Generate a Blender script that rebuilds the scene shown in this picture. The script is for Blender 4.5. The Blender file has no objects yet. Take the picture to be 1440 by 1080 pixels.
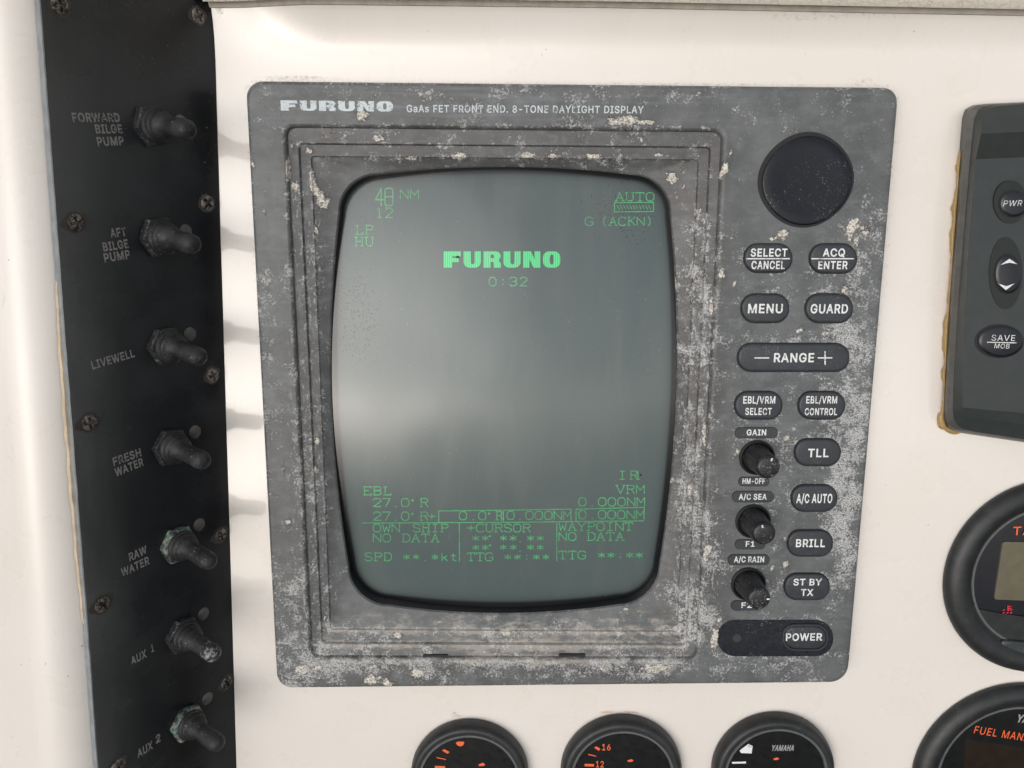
import bpy, math, random
import numpy as np
from mathutils import Matrix, Vector, geometry as mgeo, noise as mnoise

random.seed(7)
SC = bpy.context.scene
COL = SC.collection

# ------------------------------------------------------------------ frames: camera, dashboard plane, side wall plane
FPX = 1081.0                    # focal length in pixels of the 1440 wide photograph (26 mm phone lens)
D0 = 0.385                      # camera to dashboard along the optical axis, metres
TILT = math.radians(14)         # the dashboard leans back this much

def nrm(a):
    a = np.array(a, float)
    return a / np.linalg.norm(a)

# axes of the dashboard seen from the camera (x right, y up, z towards the viewer)
DV = nrm((0.0046, 0.985, 0.173))
DU = nrm(np.array((1.0, 0, 0)) - DV * DV[0])
DN = np.cross(DU, DV)
RD = np.array([DU, DV, DN])                     # camera -> dash
CAM_D = RD @ np.array((0, 0, D0))               # camera position in the dash frame
# dash -> world: X right, Z up, viewer on the -Y side
M3 = np.array([[1, 0, 0],
               [0, math.sin(TILT), -math.cos(TILT)],
               [0, math.cos(TILT), math.sin(TILT)]])

class Frame:
    """A plane of the helm: local u, v, w (w out of the surface)."""
    def __init__(self, axes_cam, origin_cam):
        self.R = np.array(axes_cam)
        self.o = np.array(origin_cam, float)
        self.cam = self.R @ (-self.o)
        A = M3 @ RD                              # camera -> world rotation
        self.Rw = A @ self.R.T                   # frame -> world rotation
        self.ow = M3 @ (RD @ (self.o - np.array((0, 0, -D0))))
    def hit(self, px, py, w=0.0):
        d = self.R @ np.array(((px - 720) / FPX, -(py - 540) / FPX, -1.0))
        t = (w - self.cam[2]) / d[2]
        return self.cam + d * t
    def project(self, P):
        C = (np.asarray(P) @ self.R) + self.o
        return 720 + FPX * C[..., 0] / -C[..., 2], 540 - FPX * C[..., 1] / -C[..., 2]
    def mat(self, origin):
        w = self.Rw @ np.array(origin) + self.ow
        m = Matrix.Identity(4)
        for i in range(3):
            for j in range(3):
                m[i][j] = float(self.Rw[i][j])
            m[i][3] = float(w[i])
        return m

DASH = Frame((DU, DV, DN), (0, 0, -D0))
# the switch panel sits on the side wall of the helm, turned to the right
PN = nrm((0.857, -0.119, 0.50))
PV = nrm(np.array((0.0336, 0.984, 0.1755)) - PN * np.dot(PN, (0.0336, 0.984, 0.1755)))
PU = np.cross(PV, PN)
_j = DASH.hit(317, 540, 0.0)
_jc = DASH.R.T @ _j + DASH.o
PANEL = Frame((PU, PV, PN), _jc)

# ------------------------------------------------------------------ camera, sky, sun, exposure
cam = bpy.data.cameras.new('camera')
cam.sensor_width = 36.0
cam.lens = 36.0 * FPX / 1440.0
cam.clip_start, cam.clip_end = 0.01, 200
cam_o = bpy.data.objects.new('camera', cam)
COL.objects.link(cam_o)
_A = M3 @ RD
_m = Matrix.Identity(4)
_cw = M3 @ CAM_D
for i in range(3):
    for j in range(3):
        _m[i][j] = float(_A[i][j])
    _m[i][3] = float(_cw[i])
cam_o.matrix_world = _m
SC.camera = cam_o

SUN_D = nrm((-0.345, 0.06, 0.93))                # direction towards the sun, dash frame
SUN_W = M3 @ SUN_D
SUN_EL = math.asin(SUN_W[2])
SUN_AZ = math.atan2(SUN_W[0], SUN_W[1])
sun = bpy.data.lights.new('sun', 'SUN')
sun.energy = 0.5
sun.angle = math.radians(42)                    # veiled sun, overcast
sun.color = (1.0, 0.965, 0.92)
sun_o = bpy.data.objects.new('sun', sun)
COL.objects.link(sun_o)
sun_o.rotation_mode = 'QUATERNION'
sun_o.rotation_quaternion = Vector([float(c) for c in SUN_W]).to_track_quat('Z', 'Y')

world = bpy.data.worlds.new('World')
SC.world = world
world.use_nodes = True
wn = world.node_tree.nodes
wl = world.node_tree.links
wn.clear()
sky = wn.new('ShaderNodeTexSky')
sky.sky_type = 'NISHITA'
sky.sun_disc = False
sky.sun_elevation = SUN_EL
sky.sun_rotation = SUN_AZ
sky.air_density = 1.0
sky.dust_density = 1.0
sky.ozone_density = 0.5
hsv = wn.new('ShaderNodeHueSaturation')          # overcast: the blue is mostly gone
hsv.inputs['Saturation'].default_value = 0.22
bg = wn.new('ShaderNodeBackground')
bg.inputs['Strength'].default_value = 0.15
wo = wn.new('ShaderNodeOutputWorld')
# broken cloud: the sky is brighter and darker in soft banks
tc = wn.new('ShaderNodeTexCoord')
cn = wn.new('ShaderNodeTexNoise')
cn.inputs['Scale'].default_value = 2.6
cn.inputs['Detail'].default_value = 4.0
cr_ = wn.new('ShaderNodeMapRange')
cr_.inputs[1].default_value, cr_.inputs[2].default_value = .36, .64
cr_.inputs[3].default_value, cr_.inputs[4].default_value = .68, 1.35
wl.new(tc.outputs['Generated'], cn.inputs['Vector'])
wl.new(cn.outputs['Fac'], cr_.inputs[0])
wl.new(cr_.outputs[0], hsv.inputs['Value'])
wl.new(sky.outputs[0], hsv.inputs['Color'])
wl.new(hsv.outputs[0], bg.inputs['Color'])
wl.new(bg.outputs[0], wo.inputs['Surface'])

SC.view_settings.view_transform = 'Standard'
SC.view_settings.look = 'None'
SC.view_settings.gamma = 1.0
SC.view_settings.use_curve_mapping = False
SC.view_settings.exposure = 0.09

# ------------------------------------------------------------------ small helpers
class MB:
    """Collects faces of one mesh object, in frame coordinates."""
    def __init__(self):
        self.v, self.f, self.m, self.s = [], [], [], []
        self.attr = {}
    def add(self, verts, faces, mat=0, smooth=True):
        b = len(self.v)
        self.v.extend([tuple(float(c) for c in p) for p in verts])
        for f in faces:
            self.f.append([i + b for i in f])
            self.m.append(mat)
            self.s.append(smooth)
        return b
    def loft(self, loops, mat=0, closed=True, cap_end=False, cap_start=False, smooth=True):
        n = len(loops[0])
        vs = [p for l in loops for p in l]
        fs = []
        for a in range(len(loops) - 1):
            for i in range(n if closed else n - 1):
                k = (i + 1) % n
                fs.append((a * n + i, a * n + k, (a + 1) * n + k, (a + 1) * n + i))
        if cap_end:
            fs.append([(len(loops) - 1) * n + i for i in range(n)])
        if cap_start:
            fs.append([i for i in reversed(range(n))])
        return self.add(vs, fs, mat, smooth)
    def lathe(self, prof, c, ex, ey, ez, seg=48, mat=0, cap=True, shape=None):
        loops = []
        for r, z in prof:
            l = []
            for i in range(seg):
                a = 2 * math.pi * i / seg
                k = shape(a, r, z) if shape else 1.0
                l.append(np.asarray(c) + ex * (r * k * math.cos(a)) + ey * (r * k * math.sin(a)) + ez * z)
            loops.append(l)
        self.loft(loops, mat, cap_end=cap)
    def build(self, name, mats, thing=None, parent=None, sharp=35, kind=None):
        me = bpy.data.meshes.new(name)
        v = np.array(self.v)
        if thing is not None:
            v = v - np.array(thing.origin)
        me.from_pydata(v.tolist(), [], self.f)
        for m in mats:
            me.materials.append(m)
        me.polygons.foreach_set('material_index', self.m)
        me.polygons.foreach_set('use_smooth', self.s)
        for k, arr in self.attr.items():
            a = me.attributes.new(k, 'FLOAT', 'POINT')
            a.data.foreach_set('value', np.asarray(arr, np.float32))
        me.validate()
        me.update()
        if sharp:
            me.set_sharp_from_angle(angle=math.radians(sharp))
        o = bpy.data.objects.new(name, me)
        COL.objects.link(o)
        if thing is not None:
            o.parent = parent or thing.o
        if kind:
            o['kind'] = kind
        return o

class Thing:
    def __init__(self, name, frame, origin, label=None, cat=None, group=None):
        self.o = bpy.data.objects.new(name, None)
        self.o.empty_display_size = 0.01
        COL.objects.link(self.o)
        self.origin = np.array(origin, float)
        self.frame = frame
        self.o.matrix_world = frame.mat(origin)
        if label:
            self.o['label'] = label
            self.o['category'] = cat
        if group:
            self.o['group'] = group

def structure(name, mb, mats, frame, sharp=35):
    o = mb.build(name, mats, None, sharp=sharp)
    o.matrix_world = frame.mat((0, 0, 0))
    o['kind'] = 'structure'
    return o

X, Y, Z = np.array((1.0, 0, 0)), np.array((0, 1.0, 0)), np.array((0, 0, 1.0))

def rounded(corners, r, nside=20, narc=8, bulge=(0, 0, 0, 0)):
    """Rounded quadrilateral, fixed point count: corners in order, r one radius or four; sides may bulge outwards."""
    c = [np.array(p, float) for p in corners]
    rs = [r] * 4 if not hasattr(r, '__len__') else list(r)
    pts, cen = [], sum(c) / 4
    ends = []
    for i in range(4):
        p, a, b = c[i], c[i - 1], c[(i + 1) % 4]
        ends.append((p + nrm(a - p) * rs[i], p + nrm(b - p) * rs[i]))
    for i in range(4):
        a, b = ends[i]
        for k in range(narc):
            t = k / narc
            th = t * math.pi / 2
            # quarter ellipse through a (start) and b (end) with corner p
            q = c[i] + (a - c[i]) * (1 - math.sin(th)) + (b - c[i]) * (1 - math.cos(th))
            pts.append(q)
        e = ends[(i + 1) % 4][0]
        d = nrm(e - b)
        nn = np.array((d[1], -d[0]))
        if np.dot(nn, (b + e) / 2 - cen) < 0:
            nn = -nn
        for k in range(nside):
            t = k / nside
            pts.append(b + (e - b) * t + nn * bulge[i] * (1 - (2 * t - 1) ** 2))
    return pts

def px_loop(frame, pts, w):
    return [frame.hit(p[0], p[1], w) for p in pts]

def inset_loop(loop, d):
    """Shrink a planar loop by about d metres towards its centre (per axis)."""
    a = np.array(loop)
    c = (a.max(0) + a.min(0)) / 2
    h = (a.max(0) - a.min(0)) / 2
    s = np.array([(h[0] - d) / max(h[0], 1e-9), (h[1] - d) / max(h[1], 1e-9), 1.0])
    return [c * np.array((1, 1, 0)) + (p - c) * np.array((s[0], s[1], 0)) + np.array((0, 0, p[2])) for p in a]

def at_w(loop, w):
    return [np.array((p[0], p[1], w)) for p in loop]

# ------------------------------------------------------------------ lettering
GLYPHS = {
'A':(508,"16,0 201,509 276,509 463,0 395,0 287,302 264,372 232,478 245,478 213,371 191,302 85,0|110,142 110,199 370,199 370,142"),
'B':(484,"60,0 60,509 241,509 266,508 290,504 310,499 329,491 345,481 359,470 371,456 381,442 388,426 394,410 397,392 398,374 397,358 395,344 392,331 387,320 381,310 373,301 365,293 356,286 347,280 337,275 326,270 315,267 315,262 327,260 339,257 351,252 363,245 374,237 385,227 394,216 402,203 409,189 414,173 417,155 418,136 417,117 414,100 408,83 400,67 390,52 377,39 362,28 344,18 324,10 301,4 276,1 247,0|125,57 245,57 272,58 296,63 315,70 330,80 341,92 349,106 353,120 355,137 354,150 352,162 348,173 342,184 335,194 327,203 317,211 306,218 293,224 280,228 265,230 248,231 125,231|125,285 238,285 252,286 264,288 277,291 288,296 299,302 308,309 316,317 323,326 329,336 333,348 335,359 336,372 335,388 330,404 323,417 313,429 299,439 283,446 263,451 240,452 125,452"),
'C':(538,"267,-7 235,-5 205,1 176,11 150,25 126,42 104,63 86,87 70,115 57,146 48,179 42,215 40,254 42,293 48,329 57,362 70,393 86,421 104,445 126,466 150,484 176,498 205,508 235,514 267,516 286,515 305,513 323,509 340,504 357,498 373,490 388,482 402,471 415,460 427,447 438,433 448,418 456,402 463,385 469,367 473,348 408,348 405,361 400,373 395,384 389,395 382,404 375,413 366,421 357,428 348,435 338,440 327,445 315,449 304,452 292,454 280,456 267,456 244,454 223,450 203,442 184,432 166,419 150,404 137,385 125,364 116,340 109,314 104,285 103,254 104,223 109,195 116,169 125,145 137,124 151,105 166,89 184,76 203,66 223,59 244,54 267,53 280,53 292,55 304,57 315,60 327,64 338,69 348,74 357,81 366,88 375,96 382,105 389,114 395,125 400,136 405,148 408,160 473,160 469,141 464,124 456,107 448,91 438,76 428,62 416,49 402,38 388,28 373,18 357,11 341,5 323,0 305,-4 286,-6"),
'D':(530,"219,0 96,0 96,57 215,57 245,58 272,63 296,70 318,81 337,94 354,110 368,128 379,149 388,172 394,198 398,225 399,255 398,285 394,312 388,338 379,361 368,381 354,399 338,415 320,428 299,438 275,446 249,450 221,452 93,452 93,509 225,509 261,507 294,501 325,492 353,478 378,461 399,441 418,418 433,391 446,361 455,329 460,293 462,255 460,217 455,181 446,149 433,119 417,92 398,68 376,48 351,31 322,17 291,8 256,2|125,509 125,0 60,0 60,509"),
'E':(447,"60,0 60,509 372,509 372,452 125,452 125,286 355,286 355,229 125,229 125,57 375,57 375,0"),
'F':(438,"60,0 60,509 369,509 369,452 125,452 125,278 346,278 346,221 125,221 125,0"),
'G':(548,"269,-7 236,-5 205,1 176,11 149,25 125,43 103,64 85,88 69,116 56,147 47,180 42,216 40,254 42,293 47,329 56,362 69,393 85,421 103,445 125,466 149,484 175,498 203,508 233,514 265,516 285,515 304,513 322,509 340,504 357,497 374,489 389,480 403,469 417,457 429,445 439,431 449,416 457,400 464,384 470,367 474,349 408,349 404,361 399,372 393,383 387,393 380,402 373,411 365,419 356,427 347,434 337,439 326,444 315,448 303,451 291,454 278,455 265,456 243,454 222,450 202,442 183,432 166,419 150,404 137,385 125,364 116,340 109,314 104,285 103,254 104,223 109,195 116,169 125,145 137,124 151,105 166,89 184,76 203,66 224,59 246,54 269,53 290,54 309,58 328,63 345,71 361,81 374,93 386,107 396,123 404,141 410,160 414,180 415,202 434,199 283,199 283,256 478,256 478,200 476,170 471,141 463,115 451,91 436,69 419,50 399,33 377,19 352,8 326,0 298,-5"),
'H':(545,"60,0 60,509 125,509 125,289 392,289 392,509 457,509 457,0 392,0 392,232 125,232 125,0"),
'I':(329,"31,0 31,57 118,57 118,452 31,452 31,509 269,509 269,452 183,452 183,57 269,57 269,0"),
'K':(495,"104,145 104,216 139,261 174,303 212,344 364,509 448,509 231,276 228,276|60,0 60,509 125,509 125,334 124,225 125,193 125,0|372,0 188,259 228,309 449,0"),
'L':(421,"60,0 60,509 125,509 125,57 361,57 361,0"),
'M':(656,"60,0 60,509 152,509 277,187 287,159 299,123 311,84 322,49 307,49 318,83 330,121 342,158 352,187 476,509 568,509 568,0 504,0 504,291 504,327 505,369 506,413 507,457 513,457 498,409 482,363 467,322 456,291 342,0 286,0 170,291 159,321 145,361 129,408 112,457 119,457 120,416 121,372 122,328 122,291 122,0"),
'N':(551,"60,0 60,509 136,509 343,183 363,151 388,107 414,55 405,54 401,108 399,157 399,195 399,509 463,509 463,0 387,0 202,290 177,331 148,381 108,452 119,454 122,384 124,328 125,291 125,0"),
'O':(561,"267,-7 235,-5 205,1 176,11 150,25 126,42 105,63 86,87 70,115 57,146 48,179 42,215 40,254 42,293 48,329 57,362 70,393 86,421 105,445 126,466 150,484 176,498 205,508 235,514 267,516 299,514 329,508 358,498 384,484 408,466 429,445 448,421 464,393 477,362 486,329 491,293 493,254 491,215 486,179 477,146 464,115 448,87 429,63 408,42 384,25 358,11 329,1 299,-5|267,53 289,54 310,59 330,66 349,76 367,89 383,104 396,123 408,144 418,168 425,194 429,223 430,254 429,286 425,315 418,341 408,365 396,386 383,404 367,420 349,433 330,443 310,450 289,455 267,456 244,455 223,450 203,443 184,433 166,420 151,404 137,385 125,364 116,340 109,314 104,285 103,254 104,223 109,194 116,168 125,144 137,123 151,105 166,89 184,76 203,66 223,59 244,54"),
'P':(473,"60,0 60,509 235,509 263,508 289,504 312,497 332,487 350,476 366,462 379,447 390,430 398,411 404,391 408,370 409,348 408,325 404,304 398,284 390,265 379,248 366,233 350,219 332,207 312,198 289,191 263,187 235,186 109,186 109,242 233,242 252,243 269,246 284,250 297,256 308,263 318,272 326,283 333,294 338,306 342,320 343,333 344,348 343,363 342,376 338,390 333,402 326,413 318,423 308,432 297,439 283,445 268,449 251,451 232,452 125,452 125,0"),
'Q':(561,"245,159 313,159 369,85 384,65 468,-48 401,-48 346,27 331,46|267,-7 235,-5 205,1 176,11 150,25 126,42 105,63 86,87 70,115 57,146 48,179 42,215 40,254 42,293 48,329 57,362 70,393 86,421 105,445 126,466 150,484 176,498 205,508 235,514 267,516 299,514 329,508 358,498 384,484 408,466 429,445 448,421 464,393 477,362 486,329 491,293 493,254 491,215 486,179 477,146 464,115 448,87 429,63 408,42 384,25 358,11 329,1 299,-5|267,53 289,54 310,59 330,66 349,76 367,89 383,104 396,123 408,144 418,168 425,194 429,223 430,254 429,286 425,315 418,341 408,365 396,386 383,404 367,420 349,433 330,443 310,450 289,455 267,456 244,455 223,450 203,443 184,433 166,420 151,404 137,385 125,364 116,340 109,314 104,285 103,254 104,223 109,194 116,168 125,144 137,123 151,105 166,89 184,76 203,66 223,59 244,54"),
'R':(477,"60,0 60,509 236,509 264,508 289,504 312,498 333,489 351,478 367,465 380,450 390,433 398,415 404,395 408,374 409,352 408,330 404,309 398,289 390,271 380,255 367,240 351,228 333,217 312,209 289,203 264,199 236,198 96,198 96,255 234,255 253,256 269,258 284,262 298,267 309,274 319,281 327,290 334,300 339,312 342,324 344,338 345,352 344,367 342,380 339,393 334,405 327,416 319,425 309,433 298,440 284,445 269,449 252,451 233,452 125,452 125,0|353,0 230,229 303,229 428,0"),
'S':(475,"224,-9 197,-8 172,-4 149,1 128,9 108,19 91,31 76,44 64,60 54,77 46,96 41,115 38,137 104,137 106,123 110,110 116,98 123,88 132,79 142,71 154,64 166,59 180,54 194,51 209,50 224,49 241,50 257,52 272,55 286,60 299,66 310,74 321,82 329,92 336,102 342,114 345,126 346,139 345,151 342,161 338,171 332,179 325,186 316,193 307,199 296,205 245,222 184,239 154,249 128,261 105,274 86,289 71,307 60,326 54,348 52,372 53,393 58,413 65,431 75,448 87,463 102,476 119,488 138,498 158,506 180,512 203,515 227,516 252,515 274,512 296,506 316,498 334,488 351,476 365,463 377,449 387,433 394,415 399,397 401,378 337,378 334,396 327,412 316,425 302,437 285,446 267,453 247,458 225,459 209,458 194,456 180,453 167,448 156,442 145,435 136,427 129,418 123,408 119,398 116,387 115,376 116,363 119,352 124,342 131,334 139,326 148,319 158,313 169,308 212,293 264,279 312,264 359,238 369,229 378,220 387,209 395,198 401,185 405,171 407,156 408,139 407,119 403,99 396,81 386,64 374,48 360,34 343,22 323,11 302,2 278,-4 252,-8"),
'T':(477,"32,452 32,509 417,509 417,452 257,452 257,0 193,0 193,452"),
'U':(545,"259,-8 230,-7 203,-2 177,5 154,15 133,28 114,43 98,61 85,80 74,101 66,124 62,148 60,173 60,509 124,509 124,178 125,160 128,144 134,128 141,113 150,100 161,88 173,77 187,68 203,61 220,56 239,53 259,52 279,53 298,56 315,61 331,68 345,77 357,88 368,100 377,113 384,128 389,144 392,160 393,178 393,509 457,509 457,173 456,148 451,124 444,101 433,80 419,61 403,43 384,28 363,15 340,5 315,-2 288,-7"),
'V':(508,"204,0 16,509 84,509 192,206 215,137 248,31 235,31 267,138 290,206 395,509 463,509 278,0"),
'W':(714,"155,0 16,509 82,509 163,196 175,145 187,94 197,40 189,40 200,94 211,145 224,196 306,509 380,509 462,196 474,145 486,94 497,40 488,40 499,94 510,145 523,196 603,509 670,509 530,0 455,0 368,323 351,391 336,475 350,475 335,395 318,323 230,0"),
'X':(502,"18,0 217,284 217,236 29,509 104,509 178,400 204,361 223,329 243,292 232,292 252,329 272,361 298,400 374,509 446,509 259,239 259,287 456,0 382,0 292,129 268,165 250,195 230,231 244,231 225,196 206,166 182,129 91,0"),
'Y':(500,"203,0 203,208 16,509 91,509 192,344 222,292 250,230 224,230 251,293 280,344 381,509 455,509 268,208 268,0"),
'0':(481,"227,-7 200,-5 174,1 151,10 130,24 111,41 95,62 81,86 69,113 60,144 53,178 49,214 48,254 49,294 53,330 60,364 69,395 81,423 95,447 111,467 130,484 151,498 174,508 200,514 227,516 254,514 279,508 302,498 323,484 342,467 358,447 372,423 384,395 393,364 400,330 404,294 405,254 404,214 400,178 393,144 384,113 372,86 358,62 342,41 323,24 302,10 279,1 254,-5|227,50 245,52 262,56 276,64 290,74 303,87 313,103 322,122 330,144 336,168 340,194 343,223 344,254 343,285 340,314 336,341 330,365 322,386 313,405 303,422 290,435 276,446 262,454 245,458 227,460 209,458 192,454 177,446 163,435 151,422 140,405 131,386 123,365 117,341 113,314 110,285 109,254 110,223 113,194 117,168 123,144 131,122 140,103 151,87 163,74 177,64 192,56 209,52"),
'1':(481,"76,0 76,55 391,55 391,0|276,509 276,0 212,0 212,448 209,448 86,358 86,427 198,509"),
'2':(481,"64,0 64,47 234,229 282,282 291,294 299,305 305,316 311,327 315,338 318,349 319,360 320,371 319,385 317,397 313,408 308,419 301,428 293,436 284,443 273,449 262,454 250,457 237,459 224,460 210,459 196,457 184,453 172,447 162,440 153,433 146,424 139,413 134,402 130,390 128,376 127,362 66,362 67,384 71,405 77,424 86,442 97,458 111,473 126,485 143,496 162,505 181,511 202,515 225,516 247,515 268,511 287,505 306,497 322,486 337,474 350,461 361,445 370,429 376,411 380,392 381,372 380,358 379,345 376,331 371,318 365,304 357,290 348,275 336,259 267,180 153,60 153,57 389,57 389,0"),
'3':(481,"218,-7 195,-6 173,-3 152,3 133,10 114,19 98,30 83,43 70,57 59,74 52,92 47,111 44,132 109,132 111,119 115,107 120,97 126,87 134,78 143,71 154,64 165,59 177,55 190,52 204,51 219,50 234,51 248,52 262,56 275,61 287,67 298,74 307,83 315,93 321,104 325,116 328,130 329,145 328,158 326,172 322,184 316,196 308,207 299,217 288,226 275,234 260,240 242,244 223,247 201,248 157,248 157,299 288,448 288,452 70,452 70,509 372,509 372,461 211,278 211,289 238,290 264,288 287,284 308,276 327,265 344,253 359,239 371,222 381,204 388,185 392,166 393,145 392,123 387,103 380,84 370,66 358,50 344,35 327,23 309,12 288,4 266,-2 243,-6"),
'4':(481,"40,105 40,158 247,509 311,509 109,166 109,163 413,163 413,105|282,0 282,121 282,146 282,318 343,318 343,0"),
'6':(481,"226,-7 203,-6 182,-2 161,5 142,15 125,27 109,40 96,56 84,74 75,94 69,115 65,138 64,162 65,180 68,199 73,219 80,239 90,261 102,285 118,311 137,340 252,509 322,509 151,261 145,261 165,288 172,294 179,299 187,303 196,307 205,310 214,312 225,314 235,314 258,313 278,309 298,303 316,295 332,284 347,271 359,256 370,240 378,221 384,202 388,180 389,157 388,134 384,112 377,92 368,73 356,55 343,39 327,26 310,14 291,5 271,-2 249,-6|226,48 241,49 254,52 267,56 279,63 290,70 299,79 307,90 314,101 320,114 324,128 326,142 327,157 326,172 324,187 320,200 314,213 307,225 299,235 290,244 279,251 267,257 254,262 241,264 226,265 212,264 198,262 186,258 174,252 163,245 154,236 145,225 138,214 132,201 128,188 126,173 125,158 126,143 128,128 132,115 138,102 145,90 154,80 163,70 174,63 186,56 198,52 212,49"),
'8':(481,"226,-7 201,-6 178,-2 156,3 136,11 117,21 100,33 86,47 74,62 64,78 57,96 53,115 52,135 53,151 55,166 59,181 65,195 72,208 81,220 90,231 101,241 113,249 125,256 139,261 153,265 153,267 135,273 119,282 105,294 93,308 83,324 76,342 71,360 70,380 71,399 75,417 81,434 90,450 101,464 114,477 129,488 146,498 164,506 183,512 204,515 226,516 248,515 269,512 288,506 306,498 322,488 337,477 350,464 361,450 370,434 377,417 381,399 382,380 381,360 376,342 369,324 359,308 347,294 333,282 318,273 300,267 300,265 314,261 327,256 339,249 351,241 362,231 371,220 380,208 387,195 393,181 397,166 400,151 401,135 400,115 395,96 388,78 378,62 366,47 352,33 336,21 317,11 297,3 274,-2 251,-6|226,49 243,50 258,52 272,55 285,60 296,66 307,74 316,82 323,91 329,102 333,114 336,126 337,139 336,153 333,166 329,178 322,189 314,199 306,208 295,216 283,223 270,228 256,232 241,234 226,235 211,234 196,232 182,228 169,223 157,216 146,208 138,199 130,189 123,178 119,166 116,153 115,139 116,126 119,114 123,102 129,91 136,82 145,74 156,66 167,60 180,55 195,52 210,50|226,290 239,291 252,292 263,295 274,300 284,306 293,313 300,321 307,330 312,340 316,351 318,363 319,376 318,388 316,400 313,410 308,420 301,429 294,437 285,444 275,449 264,454 252,457 240,459 226,460 213,459 200,457 188,454 177,449 167,444 158,437 151,429 145,420 140,410 136,400 134,388 133,376 134,363 136,351 140,340 145,330 151,321 158,313 168,306 178,300 189,295 200,292 213,291"),
'a':(417,"160,-9 142,-8 126,-5 109,-1 94,5 80,13 68,22 57,32 48,45 40,58 34,74 31,90 30,108 31,124 34,138 38,150 43,161 50,171 58,179 67,187 78,193 89,199 100,204 112,208 125,211 178,220 234,227 244,228 252,230 259,232 265,235 270,238 273,243 275,248 276,255 276,257 275,268 274,278 271,288 267,297 262,305 256,311 248,317 240,322 230,326 220,329 208,330 196,331 183,330 171,329 159,326 149,322 140,318 132,313 124,307 118,301 100,274 41,291 48,307 57,322 67,335 79,346 91,356 104,364 118,370 133,375 148,379 163,382 178,383 194,384 205,384 216,383 227,381 239,379 251,376 263,372 275,367 286,360 297,352 306,343 315,333 322,320 329,306 333,290 336,272 337,251 337,0 277,0 277,52 272,52 268,45 264,38 258,32 252,25 245,18 236,12 226,6 215,1 203,-3 190,-6 176,-8|170,45 187,46 202,49 215,53 228,59 239,66 248,74 256,83 263,93 268,104 272,115 275,126 276,138 276,190 273,188 270,186 265,184 259,182 231,176 200,171 175,168 134,159 125,155 117,150 109,145 103,139 98,132 95,124 93,115 92,105 93,96 94,87 97,79 102,72 108,66 114,60 122,56 130,52 139,49 149,47 159,46"),
'e':(432,"212,-8 185,-6 160,-2 138,6 117,16 98,30 82,46 68,64 56,85 46,108 39,132 35,159 34,187 35,215 39,242 46,267 55,290 67,311 80,329 97,346 115,359 135,370 157,378 180,382 205,384 221,383 236,382 251,379 266,374 280,368 294,360 307,352 319,341 330,329 341,315 350,299 357,282 363,263 367,242 370,219 371,194 371,169 75,169 75,221 338,221 310,202 309,220 307,237 303,254 298,269 291,282 283,294 274,305 263,314 250,321 237,326 222,329 205,330 188,329 173,326 159,321 146,313 135,304 125,294 116,283 109,270 103,256 99,241 97,226 96,211 96,178 97,158 100,139 104,122 110,106 118,92 128,80 139,70 151,61 164,54 179,50 195,47 212,46 223,46 234,48 244,50 254,53 263,57 271,61 278,67 285,73 291,80 297,88 302,96 306,105 365,91 360,77 353,63 345,51 335,39 324,28 311,19 298,11 283,4 267,-1 249,-5 231,-7"),
'h':(438,"114,227 114,0 53,0 53,509 114,509 114,287 102,287 112,311 124,332 137,349 152,362 169,372 187,379 207,383 227,384 246,383 264,380 280,376 295,369 309,360 321,349 332,336 341,321 348,304 353,285 356,263 357,240 357,0 296,0 296,235 295,256 290,275 283,291 273,304 261,315 246,323 229,327 210,329 197,328 184,326 172,322 161,317 150,310 141,303 133,294 126,283 121,271 117,257 115,243"),
's':(393,"182,-8 163,-7 145,-5 128,-2 112,3 98,10 84,18 72,27 62,38 53,50 46,63 40,78 36,94 94,107 99,92 105,79 114,69 124,60 136,53 150,49 164,46 181,45 200,46 217,49 232,55 244,62 254,71 262,81 266,92 268,103 267,112 264,121 260,129 254,136 246,142 237,147 225,151 212,155 149,170 125,177 104,186 86,196 72,208 61,222 53,237 49,255 47,274 48,290 52,305 57,319 65,332 75,343 87,354 100,363 115,370 131,376 149,381 167,383 187,384 206,383 223,381 239,377 254,372 267,366 279,358 289,349 299,339 307,328 314,316 320,304 324,290 268,277 264,288 258,298 251,307 243,316 232,323 220,329 204,332 187,333 171,332 156,329 143,324 131,317 121,308 114,299 110,288 109,277 110,267 113,258 117,250 124,243 133,237 144,232 157,227 172,223 229,209 254,202 275,193 292,183 306,171 317,157 325,142 329,126 331,107 330,90 326,75 320,60 312,47 302,35 290,24 276,14 260,6 242,0 223,-4 203,-7"),
'/':(277,"235,533 71,-76 14,-76 178,533"),
'.':(216,"95,-4 86,-3 78,-1 70,3 63,9 57,16 53,24 51,32 50,41 51,50 53,59 57,66 63,73 70,79 78,83 86,86 95,87 104,86 113,83 121,79 128,73 134,66 138,59 140,50 141,41 140,32 138,24 134,16 128,9 121,3 113,-1 104,-3"),
'-':(481,"337,244 337,188 114,188 114,244"),
'+':(481,"198,34 198,364 255,364 255,34|61,172 61,226 391,226 391,172"),
}
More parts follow.
